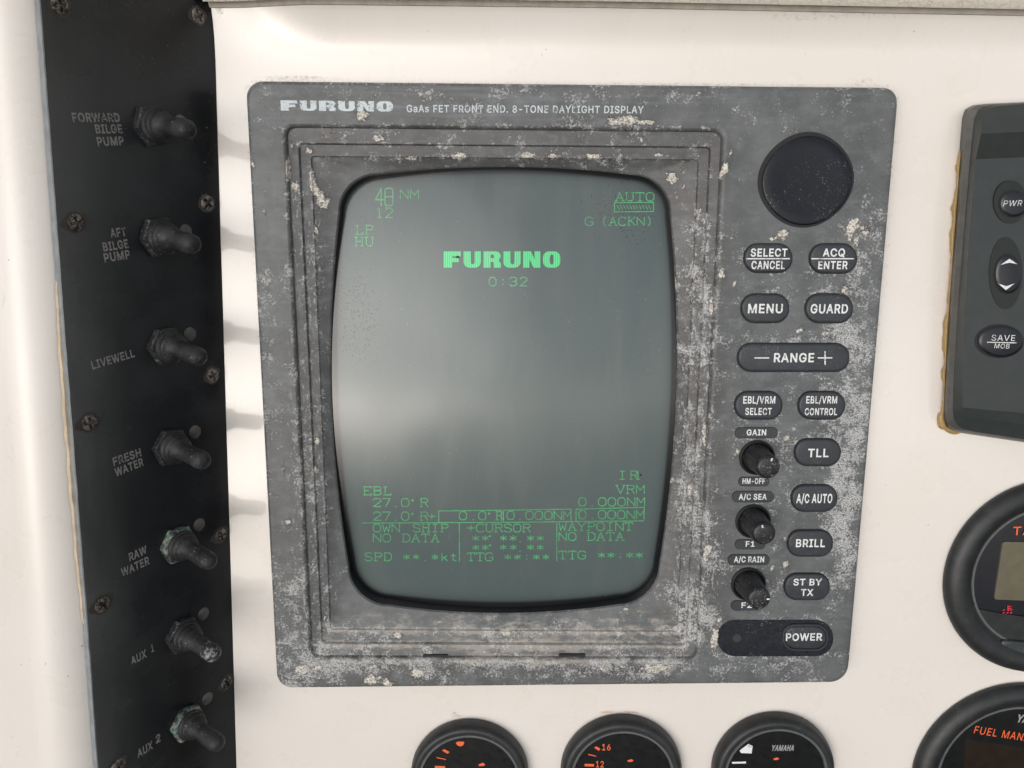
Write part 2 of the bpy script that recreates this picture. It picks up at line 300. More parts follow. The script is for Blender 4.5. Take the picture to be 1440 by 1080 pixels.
def outlines_to_mesh(polys, bold=0.0):
    """Fill 2D outlines by winding number (holes run the other way round) -> verts, faces; bold pushes the outlines outwards."""
    area = lambda p: sum(p[i - 1][0] * p[i][1] - p[i][0] * p[i - 1][1] for i in range(len(p))) / 2
    sgn = 1.0 if max((area(p) for p in polys), key=abs) > 0 else -1.0
    rings = []
    for p in polys:
        if bold:
            q, n = [], len(p)
            for i in range(n):
                a, b, c = np.array(p[i - 1]), np.array(p[i]), np.array(p[(i + 1) % n])
                d1, d2 = nrm(b - a), nrm(c - b)
                n1, n2 = np.array((d1[1], -d1[0])), np.array((d2[1], -d2[0]))
                m = n1 + n2
                k = max(float(np.dot(m, n1)), .35)
                q.append(tuple(b + m * (sgn * bold / k)))
            rings.append(q)
        else:
            rings.append([tuple(map(float, c)) for c in p])
    co, ed = [], []
    for r in rings:
        b = len(co)
        co += [Vector(c) for c in r]
        ed += [(b + i, b + (i + 1) % len(r)) for i in range(len(r))]
    v, _, f, *_r = mgeo.delaunay_2d_cdt(co, ed, [], 0, 1e-5)
    keep = []
    for t in f:
        x = sum(v[i][0] for i in t) / len(t)
        y = sum(v[i][1] for i in t) / len(t)
        wn_ = 0
        for r in rings:
            for i in range(len(r)):
                (x0, y0), (x1, y1) = r[i - 1], r[i]
                if (y0 <= y) != (y1 <= y):
                    side = (x1 - x0) * (y - y0) - (x - x0) * (y1 - y0)
                    if y1 > y0 and side > 0:
                        wn_ += 1
                    elif y1 < y0 and side < 0:
                        wn_ -= 1
        if wn_ != 0:
            keep.append(tuple(t))
    return [(p[0], p[1]) for p in v], keep

_GL = {}
def glyph(ch, bold):
    k = (ch, bold)
    if k not in _GL:
        adv, src = GLYPHS[ch]
        polys = [[(float(a.split(',')[0]) / 509, float(a.split(',')[1]) / 509) for a in s.split(' ')] for s in src.split('|')]
        v, f = outlines_to_mesh(polys, bold)
        _GL[k] = (adv / 509, v, f)
    return _GL[k]

def text2d(s, bold=0.035, space=0.42, track=0.05):
    vs, fs, x = [], [], 0.0
    for ch in s:
        if ch == ' ':
            x += space
            continue
        adv, v, f = glyph(ch, bold)
        b = len(vs)
        vs += [(p[0] + x, p[1]) for p in v]
        fs += [tuple(i + b for i in q) for q in f]
        x += adv + track
    a = np.array(vs)
    a[:, 0] -= a[:, 0].min()
    return a / np.array((a[:, 0].max(), 1.0)), fs        # x 0..1, y in cap heights

def put2d(mb, v2, fs, frame, p0, p1, cap, w, mat=0, slant=0.0, mapper=None):
    """Lay 2D shape on a plane: p0, p1 photo pixels of the baseline ends, cap the capital height in pixels."""
    p0, p1 = np.array(p0, float), np.array(p1, float)
    if mapper is None:
        a, b = frame.hit(*p0, w), frame.hit(*p1, w)
        mid = (p0 + p1) / 2
        c, d = frame.hit(*mid, w), frame.hit(mid[0], mid[1] - cap, w)
        ux = nrm(b - a)
        vy = np.cross(Z, ux)
        h = abs(np.dot(d - c, vy))
        L = np.linalg.norm(b - a)
        vs = [a + ux * (x * L + slant * y * h) + vy * (y * h) for x, y in v2]
    else:
        vs = [mapper(*(p0 + (p1 - p0) * x + np.array((slant * cap * y, -cap * y)))) for x, y in v2]
    mb.add(vs, fs, mat, False)

def text_px(mb, s, frame, p0, p1, cap, w, mat=0, bold=0.035, slant=0.0, space=0.42, mapper=None):
    v, f = text2d(s, bold, space)
    put2d(mb, v, f, frame, p0, p1, cap, w, mat, slant, mapper)

def _arc(cx, cy, rx, ry, a0, a1, n=5):
    return [(cx + rx * math.cos(math.radians(a0 + (a1 - a0) * i / n)), cy + ry * math.sin(math.radians(a0 + (a1 - a0) * i / n))) for i in range(n + 1)]
LOGO = {
    'F': [[(0, 0), (0, 1), (1, 1), (1, .70), (.50, .70), (.50, .60), (.88, .60), (.88, .34), (.50, .34), (.50, 0)]],
    'U': [[(0, 1), (.42, 1)] + [(.42, .34)] + _arc(.53, .34, .11, .14, 180, 360, 5) + [(.64, 1), (1, 1)] + _arc(.66, .36, .34, .36, 0, -90) + _arc(.34, .36, .34, .36, -90, -180)],
    'R': [[(0, 0), (0, 1)] + _arc(.72, .72, .28, .28, 90, -50) + _arc(.70, .22, .30, .22, 50, 0) + [(1, 0), (.60, 0)] + _arc(.52, .22, .08, .14, 0, 90) + [(.42, .36), (.42, 0)],
          [(.42, .58), (.42, .80)] + _arc(.54, .69, .08, .11, 90, -90)],
    'N': [[(0, 0), (0, 1), (.44, 1), (.66, .52), (.66, 1), (1, 1), (1, 0), (.60, 0), (.36, .52), (.36, 0)]],
    'O': [_arc(.66, .62, .34, .38, 0, 90) + _arc(.34, .62, .34, .38, 90, 180) + _arc(.34, .38, .34, .38, 180, 270) + _arc(.66, .38, .34, .38, 270, 360),
          _arc(.5, .60, .11, .22, 0, 180) + _arc(.5, .40, .11, .22, 180, 360)],
}
def logo2d():
    vs, fs = [], []
    for i, ch in enumerate('FURUNO'):
        o = LOGO[ch]
        sg = lambda p: sum(p[i - 1][0] * p[i][1] - p[i][0] * p[i - 1][1] for i in range(len(p))) > 0
        if len(o) > 1 and sg(o[0]) == sg(o[1]):
            o = [o[0], o[1][::-1]]
        v, f = outlines_to_mesh(o)
        b = len(vs)
        vs += [((x * 0.87 + i) / 5.87, y) for x, y in v]
        fs += [tuple(k + b for k in q) for q in f]
    return np.array(vs), fs

# stroke letters of the tube display, grid 4 wide 6 high, with slab serifs
STROKES = {
    '0': '1,0 3,0 4,1.5 4,4.5 3,6 1,6 0,4.5 0,1.5 1,0', '1': '1,4.8 2,6 2,0|1,0 3,0', '2': '0,4.8 1,6 3,6 4,4.8 4,3.8 0,0 4,0',
    '3': '0,5 1,6 3,6 4,5 4,4 3,3.2 1.6,3.2|3,3.2 4,2.2 4,1 3,0 1,0 0,1', '4': '3,0 3,6 0,2 4,2', '7': '0,6 4,6 1.6,0',
    '8': '.6,0 3.4,0 4,.6 4,5.4 3.4,6 .6,6 0,5.4 0,.6 .6,0|0,3.1 4,3.1',
    'A': '0.2,0 2,6 3.8,0|0.9,2.2 3.1,2.2|-.4,0 .9,0|3.1,0 4.4,0', 'B': '.5,0 .5,6 3,6 3.8,5.2 3.8,4 3,3.2 .5,3.2|3,3.2 4,2.2 4,1 3,0 0,0|0,6 .5,6',
    'C': '4,5 3,6 1,6 0,4.5 0,1.5 1,0 3,0 4,1', 'D': '.5,0 .5,6|0,6 2.8,6 4,4.5 4,1.5 2.8,0 0,0', 'E': '4,5 4,6 0,6|.6,6 .6,0|.6,3.2 2.6,3.2|0,0 4,0 4,1',
    'G': '4,5 3,6 1,6 0,4.5 0,1.5 1,0 3,0 4,1 4,2.6 2.4,2.6', 'H': '.4,0 .4,6|3.6,0 3.6,6|.4,3.2 3.6,3.2|-.3,0 1.1,0|2.9,0 4.3,0|-.3,6 1.1,6|2.9,6 4.3,6',
    'I': '2,0 2,6|.8,0 3.2,0|.8,6 3.2,6', 'K': '.5,0 .5,6|3.8,6 .5,2.6|1.6,3.6 4,0|0,6 1.2,6|0,0 1.2,0', 'L': '1,6 1,0|.2,6 1.8,6|.2,0 4,0 4,1.2',
    'M': '0,0 0,6 2,2.4 4,6 4,0', 'N': '0,0 0,6 4,0 4,6', 'O': '1,0 3,0 4,1.5 4,4.5 3,6 1,6 0,4.5 0,1.5 1,0', 'P': '.6,0 .6,6|0,6 3,6 4,5.2 4,3.8 3,3 .6,3|0,0 1.4,0',
    'R': '.5,0 .5,6|0,6 3,6 3.9,5.2 3.9,4 3,3.2 .5,3.2|2.4,3.2 4,0|0,0 1.2,0', 'S': '3.8,5 3,6 1,6 .2,5.2 .2,4 1,3.3 3,2.8 3.9,2 3.9,.9 3,0 1,0 .1,1',
    'T': '2,0 2,6|0,5 0,6 4,6 4,5|1.2,0 2.8,0', 'U': '.3,6 .3,1.2 1.2,0 2.8,0 3.7,1.2 3.7,6|-.3,6 1,6|3,6 4.3,6', 'V': '0,6 2,0 4,6|-.5,6 .7,6|3.3,6 4.5,6',
    'W': '0,6 .9,0 2,4 3.1,0 4,6', 'Y': '0,6 2,3 4,6|2,3 2,0|1.2,0 2.8,0', '.': '1.7,0 2.2,0', ':': '1.8,1.2 2.2,1.2|1.8,4.2 2.2,4.2',
    '*': '2,1 2,5|.3,4.1 3.7,1.9|.3,1.9 3.7,4.1', '+': '2,1 2,5|0,3 4,3', '-': '.5,3 3.5,3', '(': '3,6.4 2,4.8 2,1.2 3,-.4', ')': '1,6.4 2,4.8 2,1.2 1,-.4',
    'k': '.6,0 .6,6|3.4,3.8 .6,1.6|1.6,2.4 3.8,0', 't': '1.6,5.6 1.6,.9 2.4,0 3.6,.4|.4,3.9 3.2,3.9', 'o': '.4,4.6 .9,4 1.4,4.6 .9,5.2 .4,4.6', ' ': '',
}
def ribbon(mb, pts, width, mapper, mat=0):
    fine = [np.array(pts[0], float)]
    for q in pts[1:]:
        p, q = fine[-1], np.array(q, float)
        k = max(1, int(np.linalg.norm(q - p) / 9))
        fine += [p + (q - p) * (i + 1) / k for i in range(k)]
    for (a, b) in zip(fine[:-1], fine[1:]):
        d = nrm(b - a)
        n = np.array((-d[1], d[0])) * width / 2
        e = d * width * 0.35
        mb.add([mapper(*(a - n - e)), mapper(*(b - n + e)), mapper(*(b + n + e)), mapper(*(a + n - e))], [(3, 2, 1, 0)], mat, False)
def crt_text(mb, s, x, y, pitch, cw, ch, mapper, width=1.5, mat=0):
    for i, c in enumerate(s):
        for st in STROKES[c].split('|'):
            if st:
                pts = [tuple(float(k) for k in q.split(',')) for q in st.split(' ')]
                ribbon(mb, [(x + i * pitch + u * cw / 4, y - v * ch / 6) for u, v in pts], width, mapper, mat)

# ------------------------------------------------------------------ materials
class NT:
    def __init__(self, name):
        self.mat = bpy.data.materials.new(name)
        self.mat.use_nodes = True
        self.t = self.mat.node_tree
        self.t.nodes.clear()
        self.out = self.t.nodes.new('ShaderNodeOutputMaterial')
        self.p = self.t.nodes.new('ShaderNodeBsdfPrincipled')
        self.t.links.new(self.p.outputs[0], self.out.inputs['Surface'])
        self._co = None
    def n(self, kind, **kw):
        nd = self.t.nodes.new(kind)
        for k, v in kw.items():
            setattr(nd, k, v)
        return nd
    def link(self, a, b):
        self.t.links.new(a, b)
    def co(self):
        if not self._co:
            self._co = self.n('ShaderNodeTexCoord').outputs['Object']
        return self._co
    def put(self, sock, v):
        if hasattr(v, 'is_output'):
            self.link(v, sock)
        elif isinstance(v, (tuple, list)) and len(v) == 3 and sock.type == 'RGBA':
            sock.default_value = (*v, 1)
        else:
            sock.default_value = v
    def noise(self, scale, detail=4, rough=0.55, stretch=(1, 1, 1), off=0.0, dist=0.0):
        mp = self.n('ShaderNodeMapping')
        mp.inputs['Scale'].default_value = stretch
        mp.inputs['Location'].default_value = (off, off * 1.7, off * .6)
        self.link(self.co(), mp.inputs[0])
        t = self.n('ShaderNodeTexNoise')
        t.inputs['Scale'].default_value = scale
        t.inputs['Detail'].default_value = detail
        t.inputs['Roughness'].default_value = rough
        t.inputs['Distortion'].default_value = dist
        self.link(mp.outputs[0], t.inputs['Vector'])
        return t.outputs['Fac']
    def math(self, op, a, b=0.0, c=None, clamp=False):
        m = self.n('ShaderNodeMath', operation=op, use_clamp=clamp)
        self.put(m.inputs[0], a)
        self.put(m.inputs[1], b)
        if c is not None:
            self.put(m.inputs[2], c)
        return m.outputs[0]
    def step(self, v, lo, hi, a=0.0, b=1.0):
        m = self.n('ShaderNodeMapRange', interpolation_type='SMOOTHSTEP')
        self.put(m.inputs[0], v)
        m.inputs[1].default_value, m.inputs[2].default_value = lo, hi
        m.inputs[3].default_value, m.inputs[4].default_value = a, b
        return m.outputs[0]
    def mix(self, fac, a, b):
        m = self.n('ShaderNodeMix', data_type='RGBA')
        self.put(m.inputs['Factor'], fac)
        self.put(m.inputs[6], a)
        self.put(m.inputs[7], b)
        return m.outputs[2]
    def attr(self, name, typ='GEOMETRY'):
        a = self.n('ShaderNodeAttribute', attribute_type=typ, attribute_name=name)
        return a.outputs['Fac']
    def bump(self, h, strength=0.3, dist=0.001):
        b = self.n('ShaderNodeBump')
        b.inputs['Strength'].default_value = strength
        b.inputs['Distance'].default_value = dist
        self.put(b.inputs['Height'], h)
        self.link(b.outputs[0], self.p.inputs['Normal'])
        return b
    def set(self, **kw):
        nm = dict(base='Base Color', rough='Roughness', metal='Metallic', coat='Coat Weight', coat_rough='Coat Roughness', spec='Specular IOR Level',
                  emit='Emission Color', emit_s='Emission Strength', sheen='Sheen Weight', coat_ior='Coat IOR', trans='Transmission Weight', alpha='Alpha')
        for k, v in kw.items():
            self.put(self.p.inputs[nm[k]], v)
        return self

def plain(name, base, rough=0.5, dust=0.0, dustcol=(.35, .35, .35), metal=0.0, coat=0.0, spec=0.5, mottle=0.15, seed=0.0):
    """A plain finish with mottling, fine bump and a dusting of specks."""
    t = NT(name)
    m = t.noise(160, 4, .6, off=seed)
    lo = tuple(c * (1 - mottle) for c in base)
    hi = tuple(c * (1 + mottle) for c in base)
    c = t.mix(t.step(m, .3, .7), lo, hi)
    r = t.math('ADD', t.math('MULTIPLY', t.noise(300, 3, off=3), .18), rough - .09)
    if dust:
        big = t.noise(70, 3, .6, off=seed + 5)
        sp = t.noise(1500, 3, .7, off=seed + 9)
        d = t.step(t.math('ADD', sp, t.math('MULTIPLY', big, .35)), .86 - dust * .12, .93 - dust * .10)
        c = t.mix(t.math('MULTIPLY', d, .75), c, dustcol)
        r = t.math('ADD', r, t.math('MULTIPLY', d, .3), clamp=True)
    t.set(base=c, rough=r, metal=metal, coat=coat, coat_rough=.08, spec=spec)
    t.bump(t.noise(900, 2), .08, .0004)
    return t.mat

def ink(name, base, wear=0.0, rough=.55, under=(.02, .02, .022)):
    t = NT(name)
    c = base
    if wear:
        w = t.step(t.math('ADD', t.noise(1400, 4, .7), t.math('MULTIPLY', t.noise(180, 2, off=4), .5)), .80 - wear * .2, .95 - wear * .1)
        c = t.mix(w, base, under)
    t.set(base=c, rough=rough)
    return t.mat

def glow(name, col, strength, flick=True, stripes=False):
    t = NT(name)
    s = strength
    if flick:
        f = t.step(t.noise(45, 2, .5), .35, .65, .75, 1.15)
        g = t.step(t.noise(1300, 2, .6, off=3), .35, .60, .45, 1.15)
        s = t.math('MULTIPLY', t.math('MULTIPLY', f, g), strength)
    if stripes:
        w = t.n('ShaderNodeTexWave', wave_type='BANDS', bands_direction='X')
        w.inputs['Scale'].default_value = 300.0
        t.link(t.co(), w.inputs['Vector'])
        s = t.math('MULTIPLY', s, t.step(w.outputs['Fac'], .0, .7, .55, 1.0))
    t.set(base=(.10, .13, .115), rough=.6, spec=.2, coat=1.0, coat_rough=.13, emit=col, emit_s=s)
    return t.mat

# gelcoat of the dashboard: warm white, glossy, with specks, scuffs and rust where fittings weep
def gelcoat(name, rust=True):
    t = NT(name)
    c = t.mix(t.step(t.noise(9, 3, .5), .35, .65), (.755, .71, .668), (.785, .747, .71))
    c = t.mix(t.math('MULTIPLY', t.step(t.noise(30, 3, .5, off=2), .40, .80), .05), c, (.60, .53, .45))
    sc = t.noise(420, 2, .5, off=11)
    gate = t.step(t.noise(22, 2, .5, off=3), .48, .58)
    c = t.mix(t.math('MULTIPLY', t.math('MULTIPLY', t.step(sc, .735, .79), gate), .7), c, (.16, .13, .11))
    # hairline scratches
    sx = t.noise(60, 3, .6, stretch=(6, .25, 1), off=7)
    c = t.mix(t.step(t.math('ABSOLUTE', t.math('SUBTRACT', sx, .62)), .004, .0, 0, .26), c, (.45, .40, .35))
    if rust:
        r = t.attr('rust')
        rn = t.noise(260, 5, .7, off=1)
        f = t.step(t.math('ADD', r, t.math('MULTIPLY', t.math('SUBTRACT', rn, .5), 1.3)), .55, .95)
        c = t.mix(t.math('MULTIPLY', f, .75), c, (.50, .25, .08))
        g = t.attr('grime')
        gf = t.step(t.math('ADD', g, t.math('MULTIPLY', t.math('SUBTRACT', t.noise(500, 5, .75, off=8), .5), 1.6)), .5, 1.1)
        c = t.mix(t.math('MULTIPLY', gf, .7), c, (.20, .165, .135))
    t.set(base=c, rough=t.math('ADD', t.math('MULTIPLY', t.noise(35, 4), .08), .24), coat=.8, coat_rough=.07, spec=.4)
    if not rust:
        t.set(coat=.25, coat_rough=.2)
    t.bump(t.noise(14, 2), .12, .003)
    return t.mat

def salted(name):
    """Weathered dark grey radar case: salt bloom, crust and dust follow painted masks."""
    t = NT(name)
    n1 = t.noise(60, 5, .65)
    c = t.mix(t.step(n1, .3, .7), (.082, .089, .093), (.126, .135, .139))
    brown = t.attr('brown')
    c = t.mix(t.math('MULTIPLY', brown, t.step(t.noise(50, 3, off=6), .3, .7, .35, .9)), c, (.066, .061, .061))
    haze = t.step(t.noise(150, 6, .72, stretch=(.8, 1.2, 1), off=21), .47, .70)
    salt = t.attr('salt')
    c = t.mix(t.math('MULTIPLY', haze, t.math('ADD', t.math('MULTIPLY', salt, .55), .12)), c, (.21, .225, .24))
    # brushed streaks, across on the top band and along on the sides
    st = t.noise(130, 4, .6, stretch=(.12, 3, 1), off=4)
    c = t.mix(t.math('MULTIPLY', t.step(st, .48, .70), t.math('MULTIPLY', t.attr('brush'), .6)), c, (.19, .20, .23))
    # beige dust lying on the ledges
    du = t.attr('dust')
    f3 = t.step(t.math('ADD', du, t.math('MULTIPLY', t.math('SUBTRACT', t.noise(210, 5, .7, stretch=(.6, 1.3, 1), off=17), .5), 2.4)), .30, .95)
    c = t.mix(t.math('MULTIPLY', f3, .85), c, t.mix(t.noise(90, 3, off=8), (.27, .255, .24), (.46, .42, .375)))
    # fine bloom
    med = t.noise(170, 4, .65, off=2)
    fine = t.noise(820, 5, .80, off=13)
    low = t.step(t.noise(52, 3, .55, off=57), .30, .70)
    v = t.math('ADD', t.math('MULTIPLY', med, .44), t.math('MULTIPLY', fine, .72))
    v = t.math('ADD', v, t.math('MULTIPLY', low, .12))
    v = t.math('ADD', v, t.math('MULTIPLY', salt, .24))
    sp = t.math('MULTIPLY', t.step(v, .826, .895), t.step(t.noise(1500, 3, .7, off=61), .38, .56, .12, 1.0))
    c = t.mix(t.math('MULTIPLY', sp, .88), c, t.mix(t.noise(300, 3, .6, off=44), (.46, .47, .485), (.74, .74, .735)))
    # vertical drip streaks in the side channels
    dr = t.noise(420, 4, .7, stretch=(1.3, .42, 1), off=31)
    sk = t.attr('streak')
    v2 = t.math('ADD', t.math('ADD', t.math('MULTIPLY', dr, .75), t.math('MULTIPLY', fine, .45)), t.math('MULTIPLY', sk, .26))
    s2 = t.step(v2, .80, .92)
    c = t.mix(t.math('MULTIPLY', s2, .8), c, (.45, .445, .445))
    # white crust
    cr = t.attr('crust')
    f4 = t.step(t.math('ADD', cr, t.math('MULTIPLY', t.math('SUBTRACT', t.noise(430, 6, .80, off=27), .5), 2.3)), .50, .62)
    cc = t.mix(t.step(t.noise(1100, 4, .75, off=3), .36, .58), (.22, .195, .17), (.80, .765, .71))
    c = t.mix(f4, c, cc)
    rough = t.math('ADD', t.math('MULTIPLY', t.math('MAXIMUM', sp, t.math('MAXIMUM', f4, f3)), .35), .42, clamp=True)
    t.set(base=c, rough=rough, spec=.4)
    h = t.math('ADD', t.math('MULTIPLY', f4, t.math('ADD', t.noise(900, 4, .7), .4)), t.math('MULTIPLY', sp, .12))
    h = t.math('ADD', h, t.math('MULTIPLY', fine, .10))
    t.bump(h, .8, .0011)
    return t.mat

def phosphor(name):
    """Face of the picture tube: grey green phosphor under glossy, dusty glass."""
    t = NT(name)
    c = t.mix(t.step(t.noise(7, 2, .5), .3, .7), (.074, .101, .104), (.092, .122, .124))
    sm = t.noise(26, 4, .6, stretch=(2.2, .45, 1), off=5, dist=.6)
    c = t.mix(t.math('MULTIPLY', t.step(sm, .42, .72), .22), c, (.15, .165, .155))
    edge = t.attr('edge')
    c = t.mix(edge, c, (.006, .007, .009))
    sp = t.noise(1300, 2, .6, off=3)
    gate = t.noise(40, 3, .6, off=9)
    w = t.step(t.math('ADD', sp, t.math('MULTIPLY', gate, .22)), .845, .89)
    c = t.mix(t.math('MULTIPLY', w, .55), c, (.55, .56, .55))
    dk = t.noise(1050, 3, .7, off=15)
    dm = t.attr('dirt')
    d = t.step(t.math('ADD', dk, t.math('MULTIPLY', dm, .17)), .70, .76)
    c = t.mix(t.math('MULTIPLY', d, .8), c, (.02, .02, .02))
    rr = t.math('ADD', t.math('MULTIPLY', t.step(sm, .40, .70), .05), .13)
    t.set(base=c, rough=.6, spec=.2, coat=1.0, coat_rough=rr)
    return t.mat

def knurled(name):
    return plain(name, (.016, .017, .02), .34, dust=.9, dustcol=(.30, .30, .31), spec=.4)

def corroded(name):
    """Black painted nut; green and white corrosion by the object's own amount."""
    t = NT(name)
    k = t.attr('corrosion', 'OBJECT')
    n = t.noise(230, 5, .7)
    f = t.step(t.math('ADD', n, t.math('MULTIPLY', k, .30)), .66, .80)
    cc = t.mix(t.step(t.noise(500, 3, off=5), .4, .6), (.07, .16, .14), (.36, .38, .31))
    c = t.mix(t.math('MULTIPLY', f, .85), (.020, .021, .023), cc)
    ed = t.step(t.noise(800, 4, .7, off=2), .55, .68)
    c = t.mix(t.math('MULTIPLY', ed, .5), c, (.25, .25, .25))
    t.set(base=c, rough=.5, spec=.4)
    t.bump(f, .5, .0006)
    return t.mat

def rubber(name):
    t = NT(name)
    k = t.attr('wear', 'OBJECT')
    fine = t.noise(900, 4, .7)
    c = t.mix(t.step(t.noise(130, 4, .6), .35, .7), (.014, .014, .0155), (.036, .036, .039))
    f = t.step(t.math('ADD', fine, t.math('MULTIPLY', t.noise(120, 2, off=4), .35)), .78, .90)
    c = t.mix(t.math('MULTIPLY', f, .5), c, (.26, .26, .27))
    g = t.step(t.math('ADD', t.noise(420, 4, .75, off=9), t.math('MULTIPLY', t.attr('tip'), t.math('MULTIPLY', k, .20))), .66, .76)
    c = t.mix(t.math('MULTIPLY', g, .8), c, (.32, .32, .33))
    t.set(base=c, rough=.58, spec=.35)
    t.bump(fine, .12, .0005)
    return t.mat

def panel_black(name):
    t = NT(name)
    c = t.mix(t.step(t.noise(14, 3), .3, .7), (.0045, .0055, .008), (.008, .0095, .012))
    gate = t.noise(22, 3, .6, off=2)
    sp = t.noise(1000, 2, .6, off=5)
    f = t.step(t.math('ADD', sp, t.math('MULTIPLY', gate, .30)), .885, .93)
    c = t.mix(t.math('MULTIPLY', f, .6), c, (.40, .40, .40))
    haze = t.step(t.noise(18, 4, .6, off=19), .4, .75)
    fm = t.math('MULTIPLY', t.attr('salt_haze'), t.step(t.noise(45, 4, .6, stretch=(1, .3, 1), off=41), .2, .7, .6, 1.0))
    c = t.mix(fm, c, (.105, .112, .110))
    t.set(base=t.mix(t.math('MULTIPLY', haze, .04), c, (.3, .32, .34)), rough=t.math('ADD', t.math('MULTIPLY', haze, .14), .24), spec=.42)
    t.bump(t.noise(30, 2), .1, .001)
    return t.mat

def rusty_steel(name):
    t = NT(name)
    n = t.noise(500, 4, .7)
    c = t.mix(t.step(n, .40, .62), (.034, .028, .025), (.24, .215, .195))
    t.set(base=c, rough=t.step(n, .3, .7, .65, .35), metal=.55)
    t.bump(n, .4, .0008)
    return t.mat

def vinyl(name):
    t = NT(name)
    v = t.n('ShaderNodeTexVoronoi', feature='DISTANCE_TO_EDGE')
    mp = t.n('ShaderNodeMapping')
    t.link(t.co(), mp.inputs[0])
    t.link(mp.outputs[0], v.inputs['Vector'])
    v.inputs['Scale'].default_value = 330
    cr = t.step(v.outputs['Distance'], .0, .05)
    c = t.mix(cr, (.54, .49, .43), (.64, .59, .52))
    t.set(base=c, rough=.6)
    t.bump(t.math('ADD', cr, t.math('MULTIPLY', t.noise(700, 3), .6)), .5, .0006)
    return t.mat

def sealant(name):
    t = NT(name)
    c = t.mix(t.noise(120, 4, .6), (.30, .19, .065), (.46, .32, .14))
    t.set(base=c, rough=.35, spec=.5)
    t.bump(t.noise(160, 3), .5, .002)
    return t.mat

M_GEL = gelcoat('white_gelcoat')
M_WALL = gelcoat('white_gelcoat_wall', False)
M_VINYL = vinyl('cracked_cream_vinyl')
M_LIPSHADE = plain('lip_underside_shade', (.42, .385, .345), .8)  # darker strip painted for the shade on the underside of the lip
M_WELL = plain('key_well', (.010, .012, .012), .38)
M_SALT = salted('salt_stained_case')
M_PHOS = phosphor('tube_face')
M_GAP = plain('dark_gap', (.006, .006, .008), .6)
M_RIMB = plain('tube_surround', (.010, .012, .016), .35, dust=.35, dustcol=(.22, .23, .24))
M_BTN = plain('rubber_key', (.034, .039, .048), .42, dust=.38, dustcol=(.25, .25, .26), mottle=.1, spec=.4)
M_PLATE = plain('legend_plate', (.030, .034, .042), .45, dust=.15, mottle=.1)
M_PLATEB = plain('power_plate', (.012, .015, .022), .28, dust=.2)
M_BALL = plain('trackball_dark', (.008, .010, .016), .34, spec=.28, dust=.3, mottle=.1)
M_KNOB = knurled('fluted_knob')
M_WHITE = ink('white_ink', (.74, .76, .77), wear=.10, under=(.20, .21, .22))
M_LOGO = ink('silver_ink', (.56, .62, .66), wear=.1, under=(.08, .085, .09))
M_FADED = ink('faded_ink', (.21, .205, .20), wear=.2, under=(.02, .02, .022))
M_DOT = plain('grey_dot', (.095, .090, .087), .55, dust=.25, dustcol=(.16, .16, .16))
M_LED = plain('lamp_lens', (.030, .034, .040), .4)
M_GREEN = glow('green_trace', (.02, .80, .22), .35)
M_GREENL = glow('green_logo', (.005, .80, .22), .74, flick=False, stripes=True)
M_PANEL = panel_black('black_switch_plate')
M_PEDGE = plain('plate_edge', (.22, .24, .26), .5, dust=.4)
M_NUT = corroded('boot_nut')
M_BOOT = rubber('rubber_boot')
M_SCREW = rusty_steel('weathered_screw')
M_STAIN = plain('screw_stain', (.045, .037, .033), .6, dust=.5, dustcol=(.15, .12, .10))
M_SEAL = sealant('amber_sealant')
M_TAN = plain('tan_filler', (.50, .41, .30), .7)
M_CASE = plain('plotter_case', (.033, .040, .041), .40, dust=.12, dustcol=(.12, .12, .12), mottle=.08)
M_CASE3 = plain('plotter_bevel', (.085, .080, .075), .38, dust=.2)
M_CASE2 = plain('plotter_band', (.011, .015, .015), .34)
M_KEY = plain('plotter_key', (.010, .012, .018), .32)
M_GAUGE = plain('gauge_bezel', (.018, .020, .022), .48, dust=.3, dustcol=(.10, .105, .11), mottle=.25)
M_DIAL = plain('gauge_dial', (.007, .008, .009), .30, coat=1.0)
M_DIALB = plain('gauge_glass', (.008, .010, .016), .14, coat=1.0)
M_RING = plain('gauge_ring', (.10, .105, .11), .4)
M_LCD = plain('lcd_glass', (.125, .112, .075), .22, coat=1.0, mottle=.08)
M_LCDB = plain('lcd_brown', (.022, .016, .012), .2, coat=1.0)
M_ORANGE = ink('orange_ink', (.80, .13, .035))
M_RED = ink('red_ink', (.70, .035, .06))
M_GREYINK = ink('grey_ink', (.30, .31, .31))
# ------------------------------------------------------------------ the dashboard, the side wall, the coaming
def px_gauss(x, y, items):
    o = np.zeros_like(x)
    for (cx, cy, sx, sy, a) in items:
        o += a * np.exp(-((x - cx) / sx) ** 2 - ((y - cy) / sy) ** 2)
    return o

mb = MB()
us = np.unique(np.concatenate([np.linspace(-.20, -.15, 6), np.linspace(-.15, .27, 170), np.linspace(.27, .50, 12)]))
vs_ = np.unique(np.concatenate([np.linspace(-.34, -.215, 8), np.linspace(-.215, .215, 174), np.linspace(.215, .30, 6)]))
gv = [(u, v, 0.0) for v in vs_ for u in us]
nu = len(us)
def in_case(u, v):                                   # opening cut for the radar case
    x, y = DASH.project(np.array((u, v, 0.0)))
    return 430 < x < 980 and 205 < y < 895
gf = [(j * nu + i, j * nu + i + 1, (j + 1) * nu + i + 1, (j + 1) * nu + i) for j in range(len(vs_) - 1) for i in range(nu - 1)
      if not in_case((us[i] + us[i + 1]) / 2, (vs_[j] + vs_[j + 1]) / 2)]
V_COVE = DASH.hit(720, 104, 0)[1]
U_COVE = DASH.hit(312, 60, 0)[0]
def dash_w(u, v):                                     # the top of the dashboard coves forward to meet the lip
    k = min(max((u - U_COVE) / .05, 0), 1)
    return (2.0 + 8.5 * k * k * (3 - 2 * k)) * max(v - V_COVE, 0) ** 2
gv = [(u, v, dash_w(u, v)) for u, v, _ in gv]
mb.add(gv, gf)
gx, gy = DASH.project(np.array(gv))
